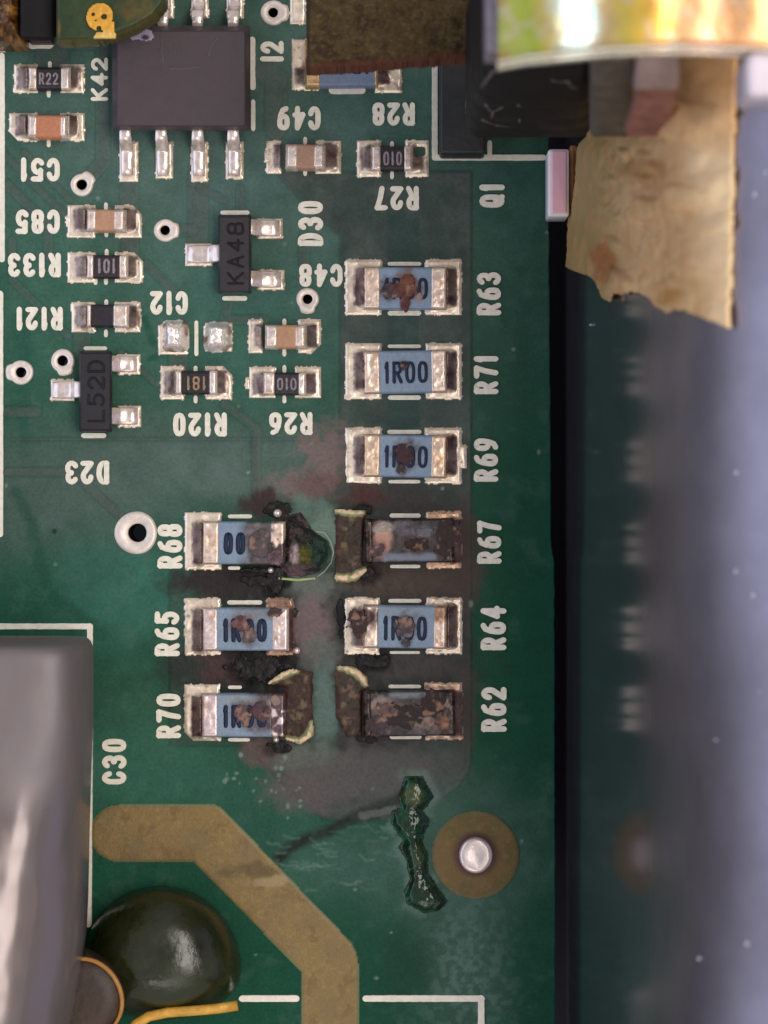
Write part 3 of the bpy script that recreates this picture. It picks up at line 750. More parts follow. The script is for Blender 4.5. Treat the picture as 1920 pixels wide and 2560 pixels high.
# pad by the upper right via and the tall pad left of the brown board
pad(724, -8, 766, 62, seed=205); pad(728, 98, 800, 226, 764, (170, 214), 30, .3, 1, 206, dirt=.7, notch=(770, 90, 812, 192))
pad(936, 156, 1006, 234, 938, (160, 214), 40, .2, -1, 207, dirt=.7)
chip('chip_resistor', 'blue chip resistor half hidden under the brown fibre board above the printed R28', 'resistor', G_BR, 762, 945, 96, 216, 800, 936, .6, S(112, 124, 146), S(222, 186, 132), '1R00', 180, (806, 140, 926, 186), M_bluemark, .2, seed=111)

# ------------------------------------------------------------------ large blue resistors
TW2 = S(244, 218, 200)
def bpads(lx, y0, y1, ly, hy, seed, left=True, right=True, lx1=None, cl=0, ldirt=.4, rdirt=.4):
    """the two U-shaped pads of a big resistor; lx = left outer edge"""
    c0, c1 = y0 + 22, y1 - 22
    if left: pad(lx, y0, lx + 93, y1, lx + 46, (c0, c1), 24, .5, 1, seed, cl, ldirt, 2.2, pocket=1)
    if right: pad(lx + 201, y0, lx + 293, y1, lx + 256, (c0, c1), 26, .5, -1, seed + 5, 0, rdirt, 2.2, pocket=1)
def big(lx, y0, y1, label, seed, text='1R00', **kw):
    c0, c1 = y0 + 18, y1 - 16
    return chip('chip_resistor', label, 'resistor', G_BR, lx + 46, lx + 256, c0, c1, kw.pop('t0', lx + 88), kw.pop('t1', lx + 216), .6, kw.pop('body', BLUE), kw.pop('term', TW2),
                text, 0, kw.pop('tbox', (lx + 97, y0 + 46, lx + 208, y1 - 40)), M_bluemark, kw.pop('tsw', .16), seed=seed, **kw)
bpads(862, 648, 789, 0, 0, 301); bpads(862, 857, 999, 0, 0, 302); bpads(862, 1068, 1210, 0, 0, 303, ldirt=.6)
pad(1128, 1112, 1168, 1172, seed=330, dirt=.8)
big(862, 648, 789, 'blue chip resistor with a rusty brown scorch blot beside the printed R63', 301, crust=[(1010, 722, 46, 22, (112, 66, 54), 5), (1018, 700, 22, 24, (120, 72, 56), 6), (1014, 758, 12, 26, (96, 56, 48), 7), (975, 726, 26, 24, (70, 60, 72), 8), (1048, 742, 10, 14, (150, 128, 122), 4)])
big(862, 857, 999, 'clean blue chip resistor marked 1R00 beside the printed R71', 302, crust=[(1010, 914, 15, 12, (38, 36, 52), 9)])
def b69(c, X, Y): return mix(c, S(140, 146, 150), blob(X, Y, 970, 1085, 60, 14, 3, .6) * .5)
big(862, 1068, 1210, 'blue chip resistor with a dark charred spot amid its digits beside the printed R69', 303, term=S(238, 206, 178), burn=b69, crust=[(1012, 1138, 30, 36, (66, 40, 44), 15), (1003, 1170, 12, 16, (62, 50, 54), 16)])

# R64: charred marking, eaten left terminal
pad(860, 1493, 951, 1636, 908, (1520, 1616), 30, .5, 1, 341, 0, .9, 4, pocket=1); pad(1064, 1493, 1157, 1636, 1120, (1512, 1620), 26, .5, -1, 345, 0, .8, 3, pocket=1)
def t64(c, X, Y, i):
    if i == 0: return mix(c, S(62, 38, 36), blob(X, Y, 905, 1545, 46, 42, 7, .5) * .95)
    return mix(c, S(150, 104, 70), blob(X, Y, 1100, 1530, 40, 30, 9, .6) * .8)
def b64(c, X, Y): return mix(c, S(126, 134, 142), blob(X, Y, 1010, 1530, 70, 22, 4, .5) * .6)
big(862, 1495, 1638, 'blue chip resistor with a square charred patch over its marking beside the printed R64', 342, t0=946, t1=1084, burn=b64, termburn=t64, tbox=(956, 1540, 1068, 1602),
    crust=[(1014, 1566, 28, 30, (76, 66, 70), 25), (1008, 1552, 22, 8, (128, 112, 106), 26), (1020, 1584, 16, 10, (110, 100, 100), 27), (895, 1560, 30, 40, (58, 36, 36), 28), (1015, 1608, 14, 12, (84, 86, 92), 29)])

# R67 and R62: burnt through, lifted left ends
def burnt(col):
    def f(c, X, Y):
        n = fbm(X, Y, 24, 401); n2 = fbm(X, Y, 10, 402)
        c = mix(c, S(*col), .95); c = mix(c, S(138, 102, 92), sm(.6, .78, n) * .6); c = mix(c, S(28, 14, 14), sm(.5, .3, n2) * .95); c = mix(c, S(128, 124, 132), sm(.66, .76, n2) * .5)
        return c * .72
    return f
def b67(c, X, Y):
    c = burnt((58, 36, 32))(c, X, Y)
    c = mix(c, S(60, 30, 30), blob(X, Y, 1045, 1352, 46, 34, 3, .5) * .85)
    c = mix(c, S(196, 142, 120), blob(X, Y, 955, 1350, 26, 44, 5, .6) * .9)
    return mix(c, S(122, 128, 142), sm(14, 4, np.abs(Y - 1393 + 5 * (fbm(X, Y, 20, 9) - .5))) * sm(945, 965, X) * sm(1100, 1085, X) * .9)
def tb(c, X, Y, i): return burnt((66, 44, 38))(c, X, Y)
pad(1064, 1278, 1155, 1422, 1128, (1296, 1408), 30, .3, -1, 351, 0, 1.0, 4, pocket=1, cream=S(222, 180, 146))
chip('chip_resistor', 'burnt brown chip resistor with a torn-open top beside the printed R67', 'resistor', G_BR, 912, 1136, 1296, 1408, 932, 1106, .6, BLUE, TW2, seed=351, burn=b67, termburn=tb,
     crust=[(1120, 1340, 34, 44, (54, 38, 34), 31), (1062, 1330, 26, 14, (108, 102, 110), 32), (1010, 1318, 20, 18, (104, 96, 106), 33), (1108, 1375, 22, 24, (56, 38, 36), 34), (1040, 1362, 36, 20, (50, 26, 24), 38), (960, 1320, 20, 12, (176, 164, 156), 35), (940, 1375, 26, 20, (84, 62, 62), 36)])
def b62(c, X, Y):
    c = burnt((50, 33, 32))(c, X, Y)
    c = mix(c, S(128, 132, 138), sm(13, 4, np.abs(Y - 1738 + 5 * (fbm(X, Y, 20, 9) - .5))) * sm(965, 985, X) * sm(1090, 1075, X) * .85)
    return mix(c, S(196, 172, 158), blob(X, Y, 962, 1762, 30, 18, 6, .6) * .8)
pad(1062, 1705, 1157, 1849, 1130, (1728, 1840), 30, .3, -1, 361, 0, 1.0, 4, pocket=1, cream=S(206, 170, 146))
chip('chip_resistor', 'crusted burnt chip resistor with no blue left beside the printed R62', 'resistor', G_BR, 908, 1138, 1727, 1842, 928, 1104, .6, BLUE, TW2, seed=361, burn=b62, termburn=tb,
     crust=[(1010, 1790, 60, 34, (46, 33, 33), 41), (1085, 1760, 34, 40, (50, 34, 30), 42), (1060, 1810, 34, 26, (104, 94, 92), 43), (945, 1810, 30, 28, (70, 54, 58), 44), (1104, 1808, 22, 22, (128, 88, 72), 45), (970, 1770, 36, 22, (100, 76, 72), 46)])

# left column
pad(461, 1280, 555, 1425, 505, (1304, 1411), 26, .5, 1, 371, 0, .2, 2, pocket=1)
def b68(c, X, Y):
    n = fbm(X, Y, 14, 411)
    m = sm(588, 636, X + 40 * (fbm(X, Y, 30, 412) - .5))
    c = mix(c, S(86, 76, 78), m * .95); c = mix(c, S(58, 46, 46), m * sm(.5, .3, n)); return mix(c, S(132, 118, 116), m * sm(.58, .74, n) * .7)
def t68(c, X, Y, i):
    if i == 0: return c
    return mix(c, S(72, 52, 56), sm(.35, .5, fbm(X, Y, 22, 415) + .3 * sm(1345, 1385, Y)) * .95)
chip('chip_resistor', 'blue chip resistor scorched brown on its right half beside the printed R68', 'resistor', G_BR, 505, 713, 1303, 1412, 547, 677, .6, BLUE, TW2, '00', 0, (558, 1330, 614, 1388), M_bluemark, .22, seed=371, burn=b68, termburn=t68,
     crust=[(650, 1360, 34, 40, (84, 74, 76), 51), (690, 1390, 26, 24, (104, 82, 90), 52)])
pad(461, 1494, 554, 1638, 505, (1520, 1628), 26, .5, 1, 381, 0, .8, 3, pocket=1); pad(664, 1494, 735, 1640, 720, (1518, 1628), 18, .3, -1, 382, 0, 1, 5, pocket=1, cream=S(170, 130, 110))
def b65(c, X, Y):
    c = mix(c, S(118, 118, 124), blob(X, Y, 640, 1535, 60, 22, 3, .5) * .8); return mix(c, S(92, 74, 76), blob(X, Y, 600, 1575, 30, 34, 5, .6) * .7)
chip('chip_resistor', 'blue chip resistor with a bright dented right terminal beside the printed R65', 'resistor', G_BR, 505, 722, 1519, 1628, 544, 681, .6, BLUE, S(240, 218, 214), '1R00', 0, (556, 1546, 668, 1606), M_bluemark, .2, seed=381, burn=b65,
     crust=[(604, 1560, 30, 22, (110, 76, 76), 61), (626, 1590, 24, 22, (92, 80, 84), 62), (690, 1530, 22, 14, (66, 46, 42), 63)])
pad(460, 1710, 552, 1853, 503, (1736, 1842), 26, .5, 1, 391, 3, .7, 3, pocket=1)
def b70(c, X, Y):
    m = sm(600, 660, X + 60 * (fbm(X, Y, 26, 422) - .5)) * sm(1848, 1815, Y)
    c = mix(c, S(88, 70, 74), m * .85); c = mix(c, S(54, 36, 40), m * sm(.5, .34, fbm(X, Y, 11, 423)) * .9); return mix(c, S(142, 148, 150), blob(X, Y, 600, 1752, 100, 16, 9, .6) * .6)
def t70(c, X, Y, i):
    return c if i == 0 else mix(c, S(72, 50, 54), sm(.4, .55, fbm(X, Y, 20, 425) + .25 * sm(1790, 1750, Y)) * .9)
chip('chip_resistor', 'blue chip resistor with half its marking charred beside the printed R70', 'resistor', G_BR, 503, 713, 1734, 1844, 544, 677, .6, BLUE, S(240, 218, 218), '1R00', 0, (556, 1762, 668, 1820), M_bluemark, .2, seed=391, burn=b70, termburn=t70,
     crust=[(606, 1785, 26, 30, (92, 72, 74), 71), (650, 1780, 26, 36, (84, 58, 62), 72), (690, 1750, 16, 16, (140, 118, 108), 73)])

# lifted burnt pads and the crater (parts of the board)
def burnpad(name, poly, creamlines, seed, dark=(64, 50, 38)):
    xs = [p[0] for p in poly]; ys = [p[1] for p in poly]
    def sd(X, Y): return poly_sd(X + 5 * (fbm(X, Y, 12, seed) - .5), Y + 5 * (fbm(X, Y, 12, seed + 1) - .5), poly)
    def cd(X, Y): return np.minimum.reduce([seg_dist(X + 12 * (fbm(X, Y, 12, seed + 6) - .5), Y + 9 * (fbm(X, Y, 11, seed + 7) - .5), l) - hw * .62 for l, hw in creamlines])
    def hf(X, Y): return .06 + .05 * sm(0, 8, sd(X, Y)) + .06 * (fbm(X, Y, 16, seed + 2) - .5) + .16 * sm(8, 0, cd(X, Y))
    def cf(X, Y, h):
        n = fbm(X, Y, 20, seed + 3); n2 = fbm(X, Y, 9, seed + 4)
        c = np.zeros(X.shape + (3,)) + np.array(S(*dark)); c = mix(c, S(120, 98, 76), sm(.5, .72, n) * .8); c = mix(c, S(44, 26, 24), sm(.47, .3, n2) * .8)
        c = mix(c, S(60, 30, 28), sm(16, 6, sd(X, Y)) * .6)
        c = mix(c, S(206, 206, 150), sm(9, 4, cd(X, Y)) * .6); return mix(c, S(232, 198, 164), sm(3, -1, cd(X, Y)) * sm(.3, .5, n2))
    return hfield(name, min(xs) - 6, min(ys) - 6, max(xs) + 6, max(ys) + 6, 2.4, hf, cf, M_char, board, lambda X, Y: sd(X, Y) > 0)
burnpad('burnt_pad', [(838, 1272), (915, 1276), (912, 1300), (905, 1400), (918, 1424), (890, 1455), (838, 1458)], [([(842, 1277), (905, 1282)], 5), ([(842, 1444), (880, 1444), (912, 1426)], 8)], 501)
burnpad('burnt_pad', [(838, 1664), (880, 1664), (918, 1690), (920, 1715), (905, 1730), (905, 1838), (868, 1842), (840, 1795)], [([(852, 1666), (895, 1680), (914, 1708)], 6)], 521, (66, 52, 42))
burnpad('burnt_pad', [(668, 1708), (702, 1682), (735, 1672), (782, 1680), (780, 1780), (786, 1838), (750, 1860), (714, 1846), (706, 1800), (714, 1720)], [([(676, 1704), (712, 1684), (740, 1672)], 7), ([(718, 1848), (748, 1852), (772, 1838), (782, 1810)], 5)], 541, (64, 46, 34))
CR = [(705, 1288), (752, 1282), (786, 1330), (820, 1352), (828, 1385), (812, 1415), (782, 1438), (722, 1440), (700, 1420), (706, 1350)]
def cr_sd(X, Y): return poly_sd(X + 8 * (fbm(X, Y, 14, 561) - .5), Y + 8 * (fbm(X, Y, 14, 562) - .5), CR)
def cr_h(X, Y): return .05 + .42 * sm(0, 22, cr_sd(X, Y)) * fbm(X, Y, 22, 563) + .3 * (fbm(X, Y, 11, 564) - .5) * sm(0, 8, cr_sd(X, Y))
def cr_c(X, Y, h):
    n = fbm(X, Y, 17, 565); c = np.zeros(X.shape + (3,)) + np.array(S(38, 36, 32))
    c = mix(c, S(70, 54, 56), sm(.5, .66, n) * .9 * sm(800, 770, X)); c = mix(c, S(30, 54, 42), blob(X, Y, 805, 1385, 34, 46, 5, .5)); c = mix(c, S(180, 156, 158), blob(X, Y, 738, 1384, 14, 30, 7, .4))
    c = mix(c, S(92, 88, 34), blob(X, Y, 762, 1390, 18, 24, 8, .6)); return mix(c, S(92, 70, 74), blob(X, Y, 735, 1425, 40, 18, 9, .5))
hfield('charred_crater', 690, 1272, 838, 1450, 2.2, cr_h, cr_c, M_char, board, lambda X, Y: cr_sd(X, Y) > 0)
mb = MB(); ribbon(mb, [W(*p) for p in [(790, 1328), (812, 1332), (826, 1352), (834, 1380), (828, 1406), (812, 1428), (796, 1440)]], 3.2 / PX, .08, -.02, False, .55)
mb.build('peeled_mask_edge', mat('peeled_mask', S(128, 152, 136), rough=.5, nscale=6, namt=.2), board)
mb = MB(); ribbon(mb, [W(*p) for p in [(700, 1446), (745, 1450), (785, 1446)]], 3.5 / PX, .08, -.02, False, .5)
mb.build('peeled_mask_edge', mat('peeled_mask_green', S(168, 184, 126), rough=.5, nscale=6, namt=.2), board)
def soot(cx, cy, rx, ry, seed):
    def m(X, Y): return blob(X, Y, cx, cy, rx, ry, seed, .8, 1, 16) > .55
    def hf(X, Y): return .03 + .07 * fbm(X, Y, 16, seed + 1) * blob(X, Y, cx, cy, rx, ry, seed, .8, 1, 16)
    def cf(X, Y, h):
        n = fbm(X, Y, 10, seed + 2); c = np.zeros(X.shape + (3,)) + np.array(S(12, 9, 9))
        return mix(c, S(58, 40, 38), sm(.6, .78, n) * .8)
    hfield('char_crust', cx - rx * 1.7, cy - ry * 1.7, cx + rx * 1.7, cy + ry * 1.7, 2.2, hf, cf, M_char, board, m)
for a in ((655, 1668, 74, 40, 3), (690, 1458, 24, 40, 5), (640, 1452, 60, 14, 7), (935, 1652, 46, 20, 9), (905, 1434, 40, 16, 11), (690, 1270, 34, 20, 13), (908, 1276, 20, 14, 15), (852, 1550, 12, 50, 17), (728, 1532, 18, 24, 19), (700, 1868, 34, 14, 21), (920, 1846, 30, 10, 23), (650, 1426, 50, 9, 25)): soot(*a)
def bead(X, Y, r, name='solder_bead'):
    mb = MB(); rings = []
    for i in range(8):
        t = math.pi / 2 * i / 7.3
        rings.append([W(X + r * math.cos(t) * math.cos(a), Y + r * math.cos(t) * math.sin(a), .02 + r / PX * 1.2 * math.sin(t)) for a in [2 * math.pi * j / 16 for j in range(16)]])
    mb.loft(rings); return mb.build(name, M_tin, board)
bead(694, 1283, 11); bead(677, 1425, 8); bead(690, 1848, 8); bead(742, 1626, 9)

# ------------------------------------------------------------------ eight-pin chip
ZI = 1.6
org = P(453, 196, 1.6); org = (org[0], org[1], 0)
ic = thing('eight_pin_chip', 'large square black eight-pin chip with mauve sheen below the dark green daughter board', 'chip', org)
mb = MB()
def rr_ring(x0, y0, x1, y1, r, z):
    out = []
    for cx, cy, st in ((x1 - r, y1 - r, 0), (x0 + r, y1 - r, 90), (x0 + r, y0 + r, 180), (x1 - r, y0 + r, 270)):
        for i in range(5):
            t = math.radians(st + 22.5 * i); p = P(cx + r * math.cos(t), cy + r * math.sin(t), z); out.append(p)
    return out[::-1]
mb.loft([rr_ring(288, 72, 618, 320, 4, .16), rr_ring(281, 64, 626, 327, 5, .85), rr_ring(292, 76, 614, 316, 6, 1.54), rr_ring(295, 80, 611, 313, 6, 1.6)])
b = sharp(sub(mb.build('body', M_ic, ic), ic), 20)
# worn rectangle and scuffs on its lid
mb = MB()
for pts in ([(402, 88), (405, 130), (408, 156)], [(424, 171), (460, 172), (500, 167)], [(522, 140), (526, 118), (545, 94)]):
    ribbon(mb, [P(x, y, 1.6) for x, y in pts], 2.6 / PX, 1.612, 1.59, False, .4)
mb.build('scuff_line', mat('scuff', S(84, 74, 77), rough=.6), b)
M_white_resin = mat('pale_resin', S(176, 160, 180), rough=.35, nscale=6, namt=.3)
def sc_h(X, Y): return 1.6 + .03 + .02 * fbm(X, Y, 8, 5)
def sc_c(X, Y, h):
    c = np.zeros(X.shape + (3,)) + np.array(S(158, 144, 162)); return mix(c, S(64, 48, 60), blob(X, Y, 364, 95, 10, 7, 3, .4))
hfield('resin_smear', 300, 66, 400, 112, 2.2, sc_h, sc_c, M_chip, b, lambda X, Y: (blob(X, Y, 352, 86, 40, 17, 12, .55, 1, 14) > .5), 1.585, 1.6)
def lead_prof(pts, w, name, parent, mat_, taper=None):
    """strip of sheet metal: pts = (X, Y, z) centreline in board pixels, running along Y or X"""
    mb = MB(); rings = []
    n = len(pts)
    V = [np.array(W(x, y, z)) for x, y, z in pts]
    for i in range(n):
        t = V[min(i + 1, n - 1)] - V[max(i - 1, 0)]; t /= np.linalg.norm(t)
        side = np.cross(t, (0, 0, 1.0)); side = side / (np.linalg.norm(side) + 1e-9) if np.linalg.norm(side) > .05 else prev
        prev = side; up = np.cross(side, t)
        ww = (w if taper is None else w * taper[i]) / PX / 2; th = .1
        c = []
        for sx, sz in ((-1, -.7), (-1, .6), (-.86, 1), (.86, 1), (1, .6), (1, -.7)): c.append(V[i] + side * sx * ww + up * sz * th)
        rings.append(c)
    mb.loft(rings); return mb.build(name, mat_, parent)
def gull(x, y0, y1, z0, w, name='lead', parent=None):
    d = 1 if y1 > y0 else -1; L = abs(y1 - y0)
    pr = [(0, z0), (.2, z0), (.3, z0 - .06), (.36, z0 - .22), (.42, .4), (.47, .25), (.54, .19), (.75, .17), (1.0, .17)]
    pts = [(x + 0, y0 + d * L * f, z) for f, z in pr]
    return lead_prof(pts, w, name, parent, M_tin, [.85, .92, 1, 1, 1, 1, 1, .98, .92])
for x in (320, 409, 499, 587): gull(x, 318, 440, .85, 31, 'lead', ic)
for x in (413, 499, 587): gull(x, 80, -36, .85, 31, 'lead', ic)
for x, x0, x1, y1 in ((320, 298, 347, 456), (409, 388, 434, 448), (499, 477, 521, 456), (587, 563, 610, 448)):
    pad(x0, 352, x1, y1, seed=600 + x, dirt=.5)
for x in (413, 499, 587): pad(x - 22, -50, x + 24, 48, seed=640 + x, dirt=.4)

# ------------------------------------------------------------------ three-legged transistors
def sot(label, bx0, by0, bx1, by1, leads, text, trect, mcol, seed):
    Z = 1.0
    org = P((bx0 + bx1) / 2, (by0 + by1) / 2, Z); org = (org[0], org[1], 0)
    t = thing('small_transistor', label, 'transistor', org, 'three-legged black transistors')
    mb = MB()
    mb.loft([rr_ring(bx0 - 2, by0 - 2, bx1 + 2, by1 + 2, 3, .12), rr_ring(bx0 - 4, by0 - 4, bx1 + 4, by1 + 4, 4, .5), rr_ring(bx0, by0, bx1, by1, 4, .95), rr_ring(bx0 + 3, by0 + 3, bx1 - 3, by1 - 3, 4, 1.0)])
    b = sharp(sub(mb.build('body', mcol, t), t), 25)
    text_mesh(text, trect, 90, .15, 1.012, Z, .98, .05, .3).build('etched_marking', M_etch, b)
    for (xs, xe, y, w) in leads:
        d = 1 if xe > xs else -1; L = abs(xe - xs)
        pts = [(xs + d * L * f, y, z) for f, z in ((-.1, .5), (.12, .5), (.24, .42), (.33, .26), (.45, .18), (.75, .16), (1, .16))]
        lead_prof(pts, w, 'lead', t, M_tin, [.9, .95, 1, 1, 1, 1, .92])
    for (xs, xe, y, w) in leads:
        a, c = (xs + (xe - xs) * .3, xe + (8 if xe > xs else -8)); pad(min(a, c), y - w * .66, max(a, c), y + w * .66, seed=seed + int(y) % 50, dirt=.6)
    return t
sot('black three-legged transistor with grey-brown etched marking beside the printed D30', 550, 541, 625, 730, [(618, 700, 572, 40), (618, 704, 700, 40), (560, 470, 637, 44)], 'KA48', (567, 556, 610, 712), M_sot, 700)
M_sot2 = mat('sot_plastic_dark', S(34, 30, 33), rough=.5, spec=.45, nscale=4, namt=.2, bump=.012, bscale=18)
sot('black three-legged transistor with almost illegible marking above the printed D23', 202, 882, 277, 1076, [(270, 344, 911, 40), (270, 346, 1041, 42), (212, 134, 976, 42)], 'L52D', (218, 900, 262, 1056), M_sot2, 760)

# ------------------------------------------------------------------ things that stand higher than the board
def proj(p):
    k = D / (D - p[2]); return (960 + p[0] * PX * k, 1280 - p[1] * PX * k)
def wall_at(X, Y, off=0.1):
    lo, hi = 0.0, 34.0
    for _ in range(40):
        s = (lo + hi) / 2; y = 0
        for _ in range(3):
            p = wall_pt(s, y, off); y = (1280 - Y) / PX * (D - p[2]) / D
        if proj(p)[0] < X: lo = s
        else: hi = s
    return s, y, p

def slab(name, pts, z0, z1, m, parent, bev=.15, cell=None):
    """flat plate whose upper outline is given in photograph pixels at height z1"""
    mb = MB(); c = np.mean([P(x, y, z1) for x, y in pts], 0)
    def ring(z, sh): return [tuple(np.array(P(x, y, z1)[:2]) * (1 - sh) + c[:2] * sh) + (z,) for x, y in pts]
    mb.loft([ring(z0, 0), ring(z1 - bev, 0), ring(z1 - bev * .3, .01), ring(z1, .03)])
    return mb.build(name, m, parent)

# torn brown fibre board over the blue resistor
def org_at(X, Y, z): p = P(X, Y, z); return (p[0], p[1], z)
fb = thing('fibre_board', 'brown speckled fibre board with a ragged red lower edge over the half hidden resistor', 'board', org_at(985, 60, 7))
FBP = [(765, -60), (1212, -60), (1212, 126), (1165, 138), (1000, 150), (900, 159), (764, 167)]
def fb_sd(X, Y): return poly_sd(X, Y + 7 * (fbm(X, Y, 16, 811) - .5), FBP)
def fb_h(X, Y): return 8.4 - .35 * np.clip(1 - fb_sd(X, Y) / 16, 0, 1) ** 2 + .1 * (fbm(X, Y, 12, 812) - .5)
def fb_c(X, Y, h):
    n = fbm(X, Y, 30, 813); n2 = fbm(X + 2 * Y, Y - X, 13, 814, 3); n3 = fbm(X - 2 * Y, Y + X, 15, 815, 3)
    c = np.zeros(X.shape + (3,)) + np.array(S(74, 58, 32)); c = mix(c, S(50, 34, 16), sm(.5, .7, n) * .8)
    c = mix(c, S(112, 90, 62), np.maximum(sm(.62, .78, n2), sm(.64, .8, n3)) * .5); c = mix(c, S(96, 76, 30), sm(.4, .25, n2) * .5)
    c = mix(c, S(104, 60, 46), sm(12, 3, fb_sd(X, Y) + 10 * (n2 - .5)) * sm(100, 140, Y) * .85)
    return mix(c, S(54, 30, 22), sm(14, 2, X - 765) * .7)
M_fibre = mat('fibre', attr=True, rough=.75, spec=.25, nscale=6, namt=.12, bump=.03, bscale=6)
hfield('panel', 755, -60, 1216, 174, 2.6, fb_h, fb_c, M_fibre, fb, lambda X, Y: fb_sd(X, Y) > 0, 6.9, 8.4)
mb = MB(); rings = []
for (xa, xb, y, z) in ((1168, 1214, 112, 8.0), (1166, 1216, 140, 7.6), (1166, 1206, 170, 6.6), (1168, 1196, 205, 5.4), (1172, 1188, 236, 4.4)):
    rings.append([P(xa + (xb - xa) * t, y + 5 * math.sin(t * 9 + y), z + .2 * math.sin(t * 7)) for t in (0, .25, .5, .75, 1)] + [P(xa + (xb - xa) * t, y, z - .5) for t in (1, .5, 0)])
mb.loft(rings); mb.build('torn_flap', mat('fibre_flap', S(78, 60, 46), rough=.7, nscale=5, namt=.5, bump=.08, bscale=5), fb)

# upright power transistor leaning on the wall
pt = thing('power_transistor', 'big black upright transistor under the gold bracket with scuffed front', 'transistor', (4.6, 13.6, 0))
M_blk = mat('scuffed_plastic', S(24, 21, 22), rough=.6, spec=.2, nscale=1.1, namt=.1, ncol=S(48, 38, 34), bump=.03, bscale=3, rvar=.12)
def tap(name, m, rows, y0, y1, b=.35):
    mb = MB(); rings = []
    for z, xl, xr, ins in rows:
        c = []
        for cx, cy, st in ((xr - b - ins, y1 - b - ins, 0), (xl + b + ins, y1 - b - ins, 90), (xl + b + ins, y0 + b + ins, 180), (xr - b - ins, y0 + b + ins, 270)):
            for i in range(5):
                t = math.radians(st + 22.5 * i); c.append((cx + b * math.cos(t), cy + b * math.sin(t), z))
        rings.append(c)
    mb.loft(rings); return mb.build(name, m, pt)
tap('body', M_blk, [(7.6, 2.66, 6.8, .25), (7.75, 2.66, 6.8, .08), (8.0, 2.66, 6.78, 0), (20.6, 2.76, 5.62, 0), (21, 2.78, 5.6, .2)], 12.22, 16.6, .5)
mb = MB(); b0 = P(1100, 384, 1.2); b1 = P(1214, 120, 1.2); mb.rbox(b0[0], b1[0], b0[1], b1[1], .04, 1.2, .12); mb.build('low_block', mat('low_black_block', S(36, 37, 37), rough=.5, nscale=2, namt=.3, bump=.02, bscale=5), pt)  # low black box on the board inside the printed outline
for lx in (3.2, 4.4, 5.6):
    mb = MB(); mb.rbox(lx - .3, lx + .3, 14.2, 14.8, .03, 7.8, .08); mb.build('leg', M_tin, pt)
M_scuff = mat('scuff_pale', S(92, 84, 82), rough=.55, nscale=5, namt=.3)
def on_front(X, Y):
    z = 8.0
    for _ in range(20): z = D - 12.22 * PX * D / (1280 - Y)
    return ((X - 960) / PX * (D - z) / D, 12.22, z)
for pts in ([(1378, 200), (1400, 207), (1418, 202), (1428, 216), (1444, 222)], [(1214, 262), (1224, 276), (1232, 280), (1256, 268)], [(1232, 280), (1229, 296)], [(1294, 262), (1304, 268)], [(1298, 298), (1300, 308)], [(1206, 300), (1236, 312), (1274, 318)], [(1204, 220), (1232, 180), (1262, 174)]):
    mb = MB(); V = [on_front(*p) for p in pts]
    for i in range(len(V) - 1):
        a, b_ = np.array(V[i]), np.array(V[i + 1]); d = b_ - a; n = np.array((-d[2], 0, d[0])); n = n / (np.linalg.norm(n) + 1e-9) * .04
        o = np.array((0, -.012 - .002 * i, 0)); back = np.array((0, .05, 0))
        mb.loft([[a + n + o, a - n + o, a - n + back, a + n + back], [b_ + n * .8 + o, b_ - n * .8 + o, b_ - n * .8 + back, b_ + n * .8 + back]])
    mb.build('scuff_mark', M_scuff, pt)

# bent spring clip beside it
cl = thing('spring_clip', 'brown faceted metal clip between the black transistor and torn tan paper', 'clip', (7.4, 11.2, 20))
def facet(name, m, rows, th=.35):
    mb = MB(); rings = []
    for xa, xb, y, z in rows:
        top = [P(xa + (xb - xa) * t, y, z + e) for t, e in ((0, -.14), (.05, 0), (.35, .05), (.65, .05), (.95, 0), (1, -.14))]
        rings.append(top + [(p[0], p[1] + .22, p[2] - th) for p in top[::-1]])
    mb.loft(rings); return sharp(mb.build(name, m, cl), 30)
facet('side_plate', mat('grey_tab', S(96, 86, 76), rough=.5, metal=.1, nscale=1.5, namt=.3, bump=.03, bscale=4), [(1479, 1584, 80, 21.4), (1479, 1583, 150, 20.8), (1480, 1580, 332, 14.2), (1484, 1572, 342, 13.8)], .8)
facet('upper_plate', mat('clip_metal', S(146, 122, 114), rough=.45, metal=.15, nscale=1.6, namt=.2, bump=.03, bscale=3), [(1594, 1700, 90, 22.0), (1592, 1700, 150, 21.7), (1586, 1699, 212, 21.1), (1584, 1697, 224, 20.9)])
facet('lower_tab', mat('clip_metal_shaded', S(140, 92, 82), rough=.45, metal=.15, nscale=1.6, namt=.35, bump=.03, bscale=3), [(1600, 1694, 220, 20.7), (1596, 1690, 232, 20.4), (1562, 1676, 326, 17.6), (1568, 1666, 342, 17.2)], .3)  # clip metal again, redder and darker: steep facet's shade painted in

# gold passivated bracket
br = thing('zinc_bracket', 'shiny gold bracket with rainbow sheen and a bright rolled lower rim', 'bracket', org_at(1580, 40, 26))
EDGE = [(1238, 168), (1260, 164), (1320, 153), (1440, 141), (1530, 132), (1620, 128), (1720, 127), (1830, 131), (1990, 138)]
ex = np.array([p[0] for p in EDGE], float); ey = np.array([p[1] for p in EDGE], float)
IR = [(1245, (150, 150, 92)), (1275, (176, 184, 92)), (1330, (158, 172, 66)), (1375, (196, 176, 96)), (1415, (190, 206, 200)), (1465, (206, 226, 220)), (1500, (184, 160, 124)), (1560, (206, 184, 84)),  # plating hues; the bluish white stretch is a painted highlight
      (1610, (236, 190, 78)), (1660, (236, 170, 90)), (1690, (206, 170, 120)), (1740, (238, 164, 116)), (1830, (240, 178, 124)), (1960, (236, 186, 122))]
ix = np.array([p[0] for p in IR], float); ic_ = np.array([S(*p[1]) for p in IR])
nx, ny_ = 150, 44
Xg, Tg = np.meshgrid(np.linspace(1246, 1985, nx), np.linspace(0, 1, ny_))
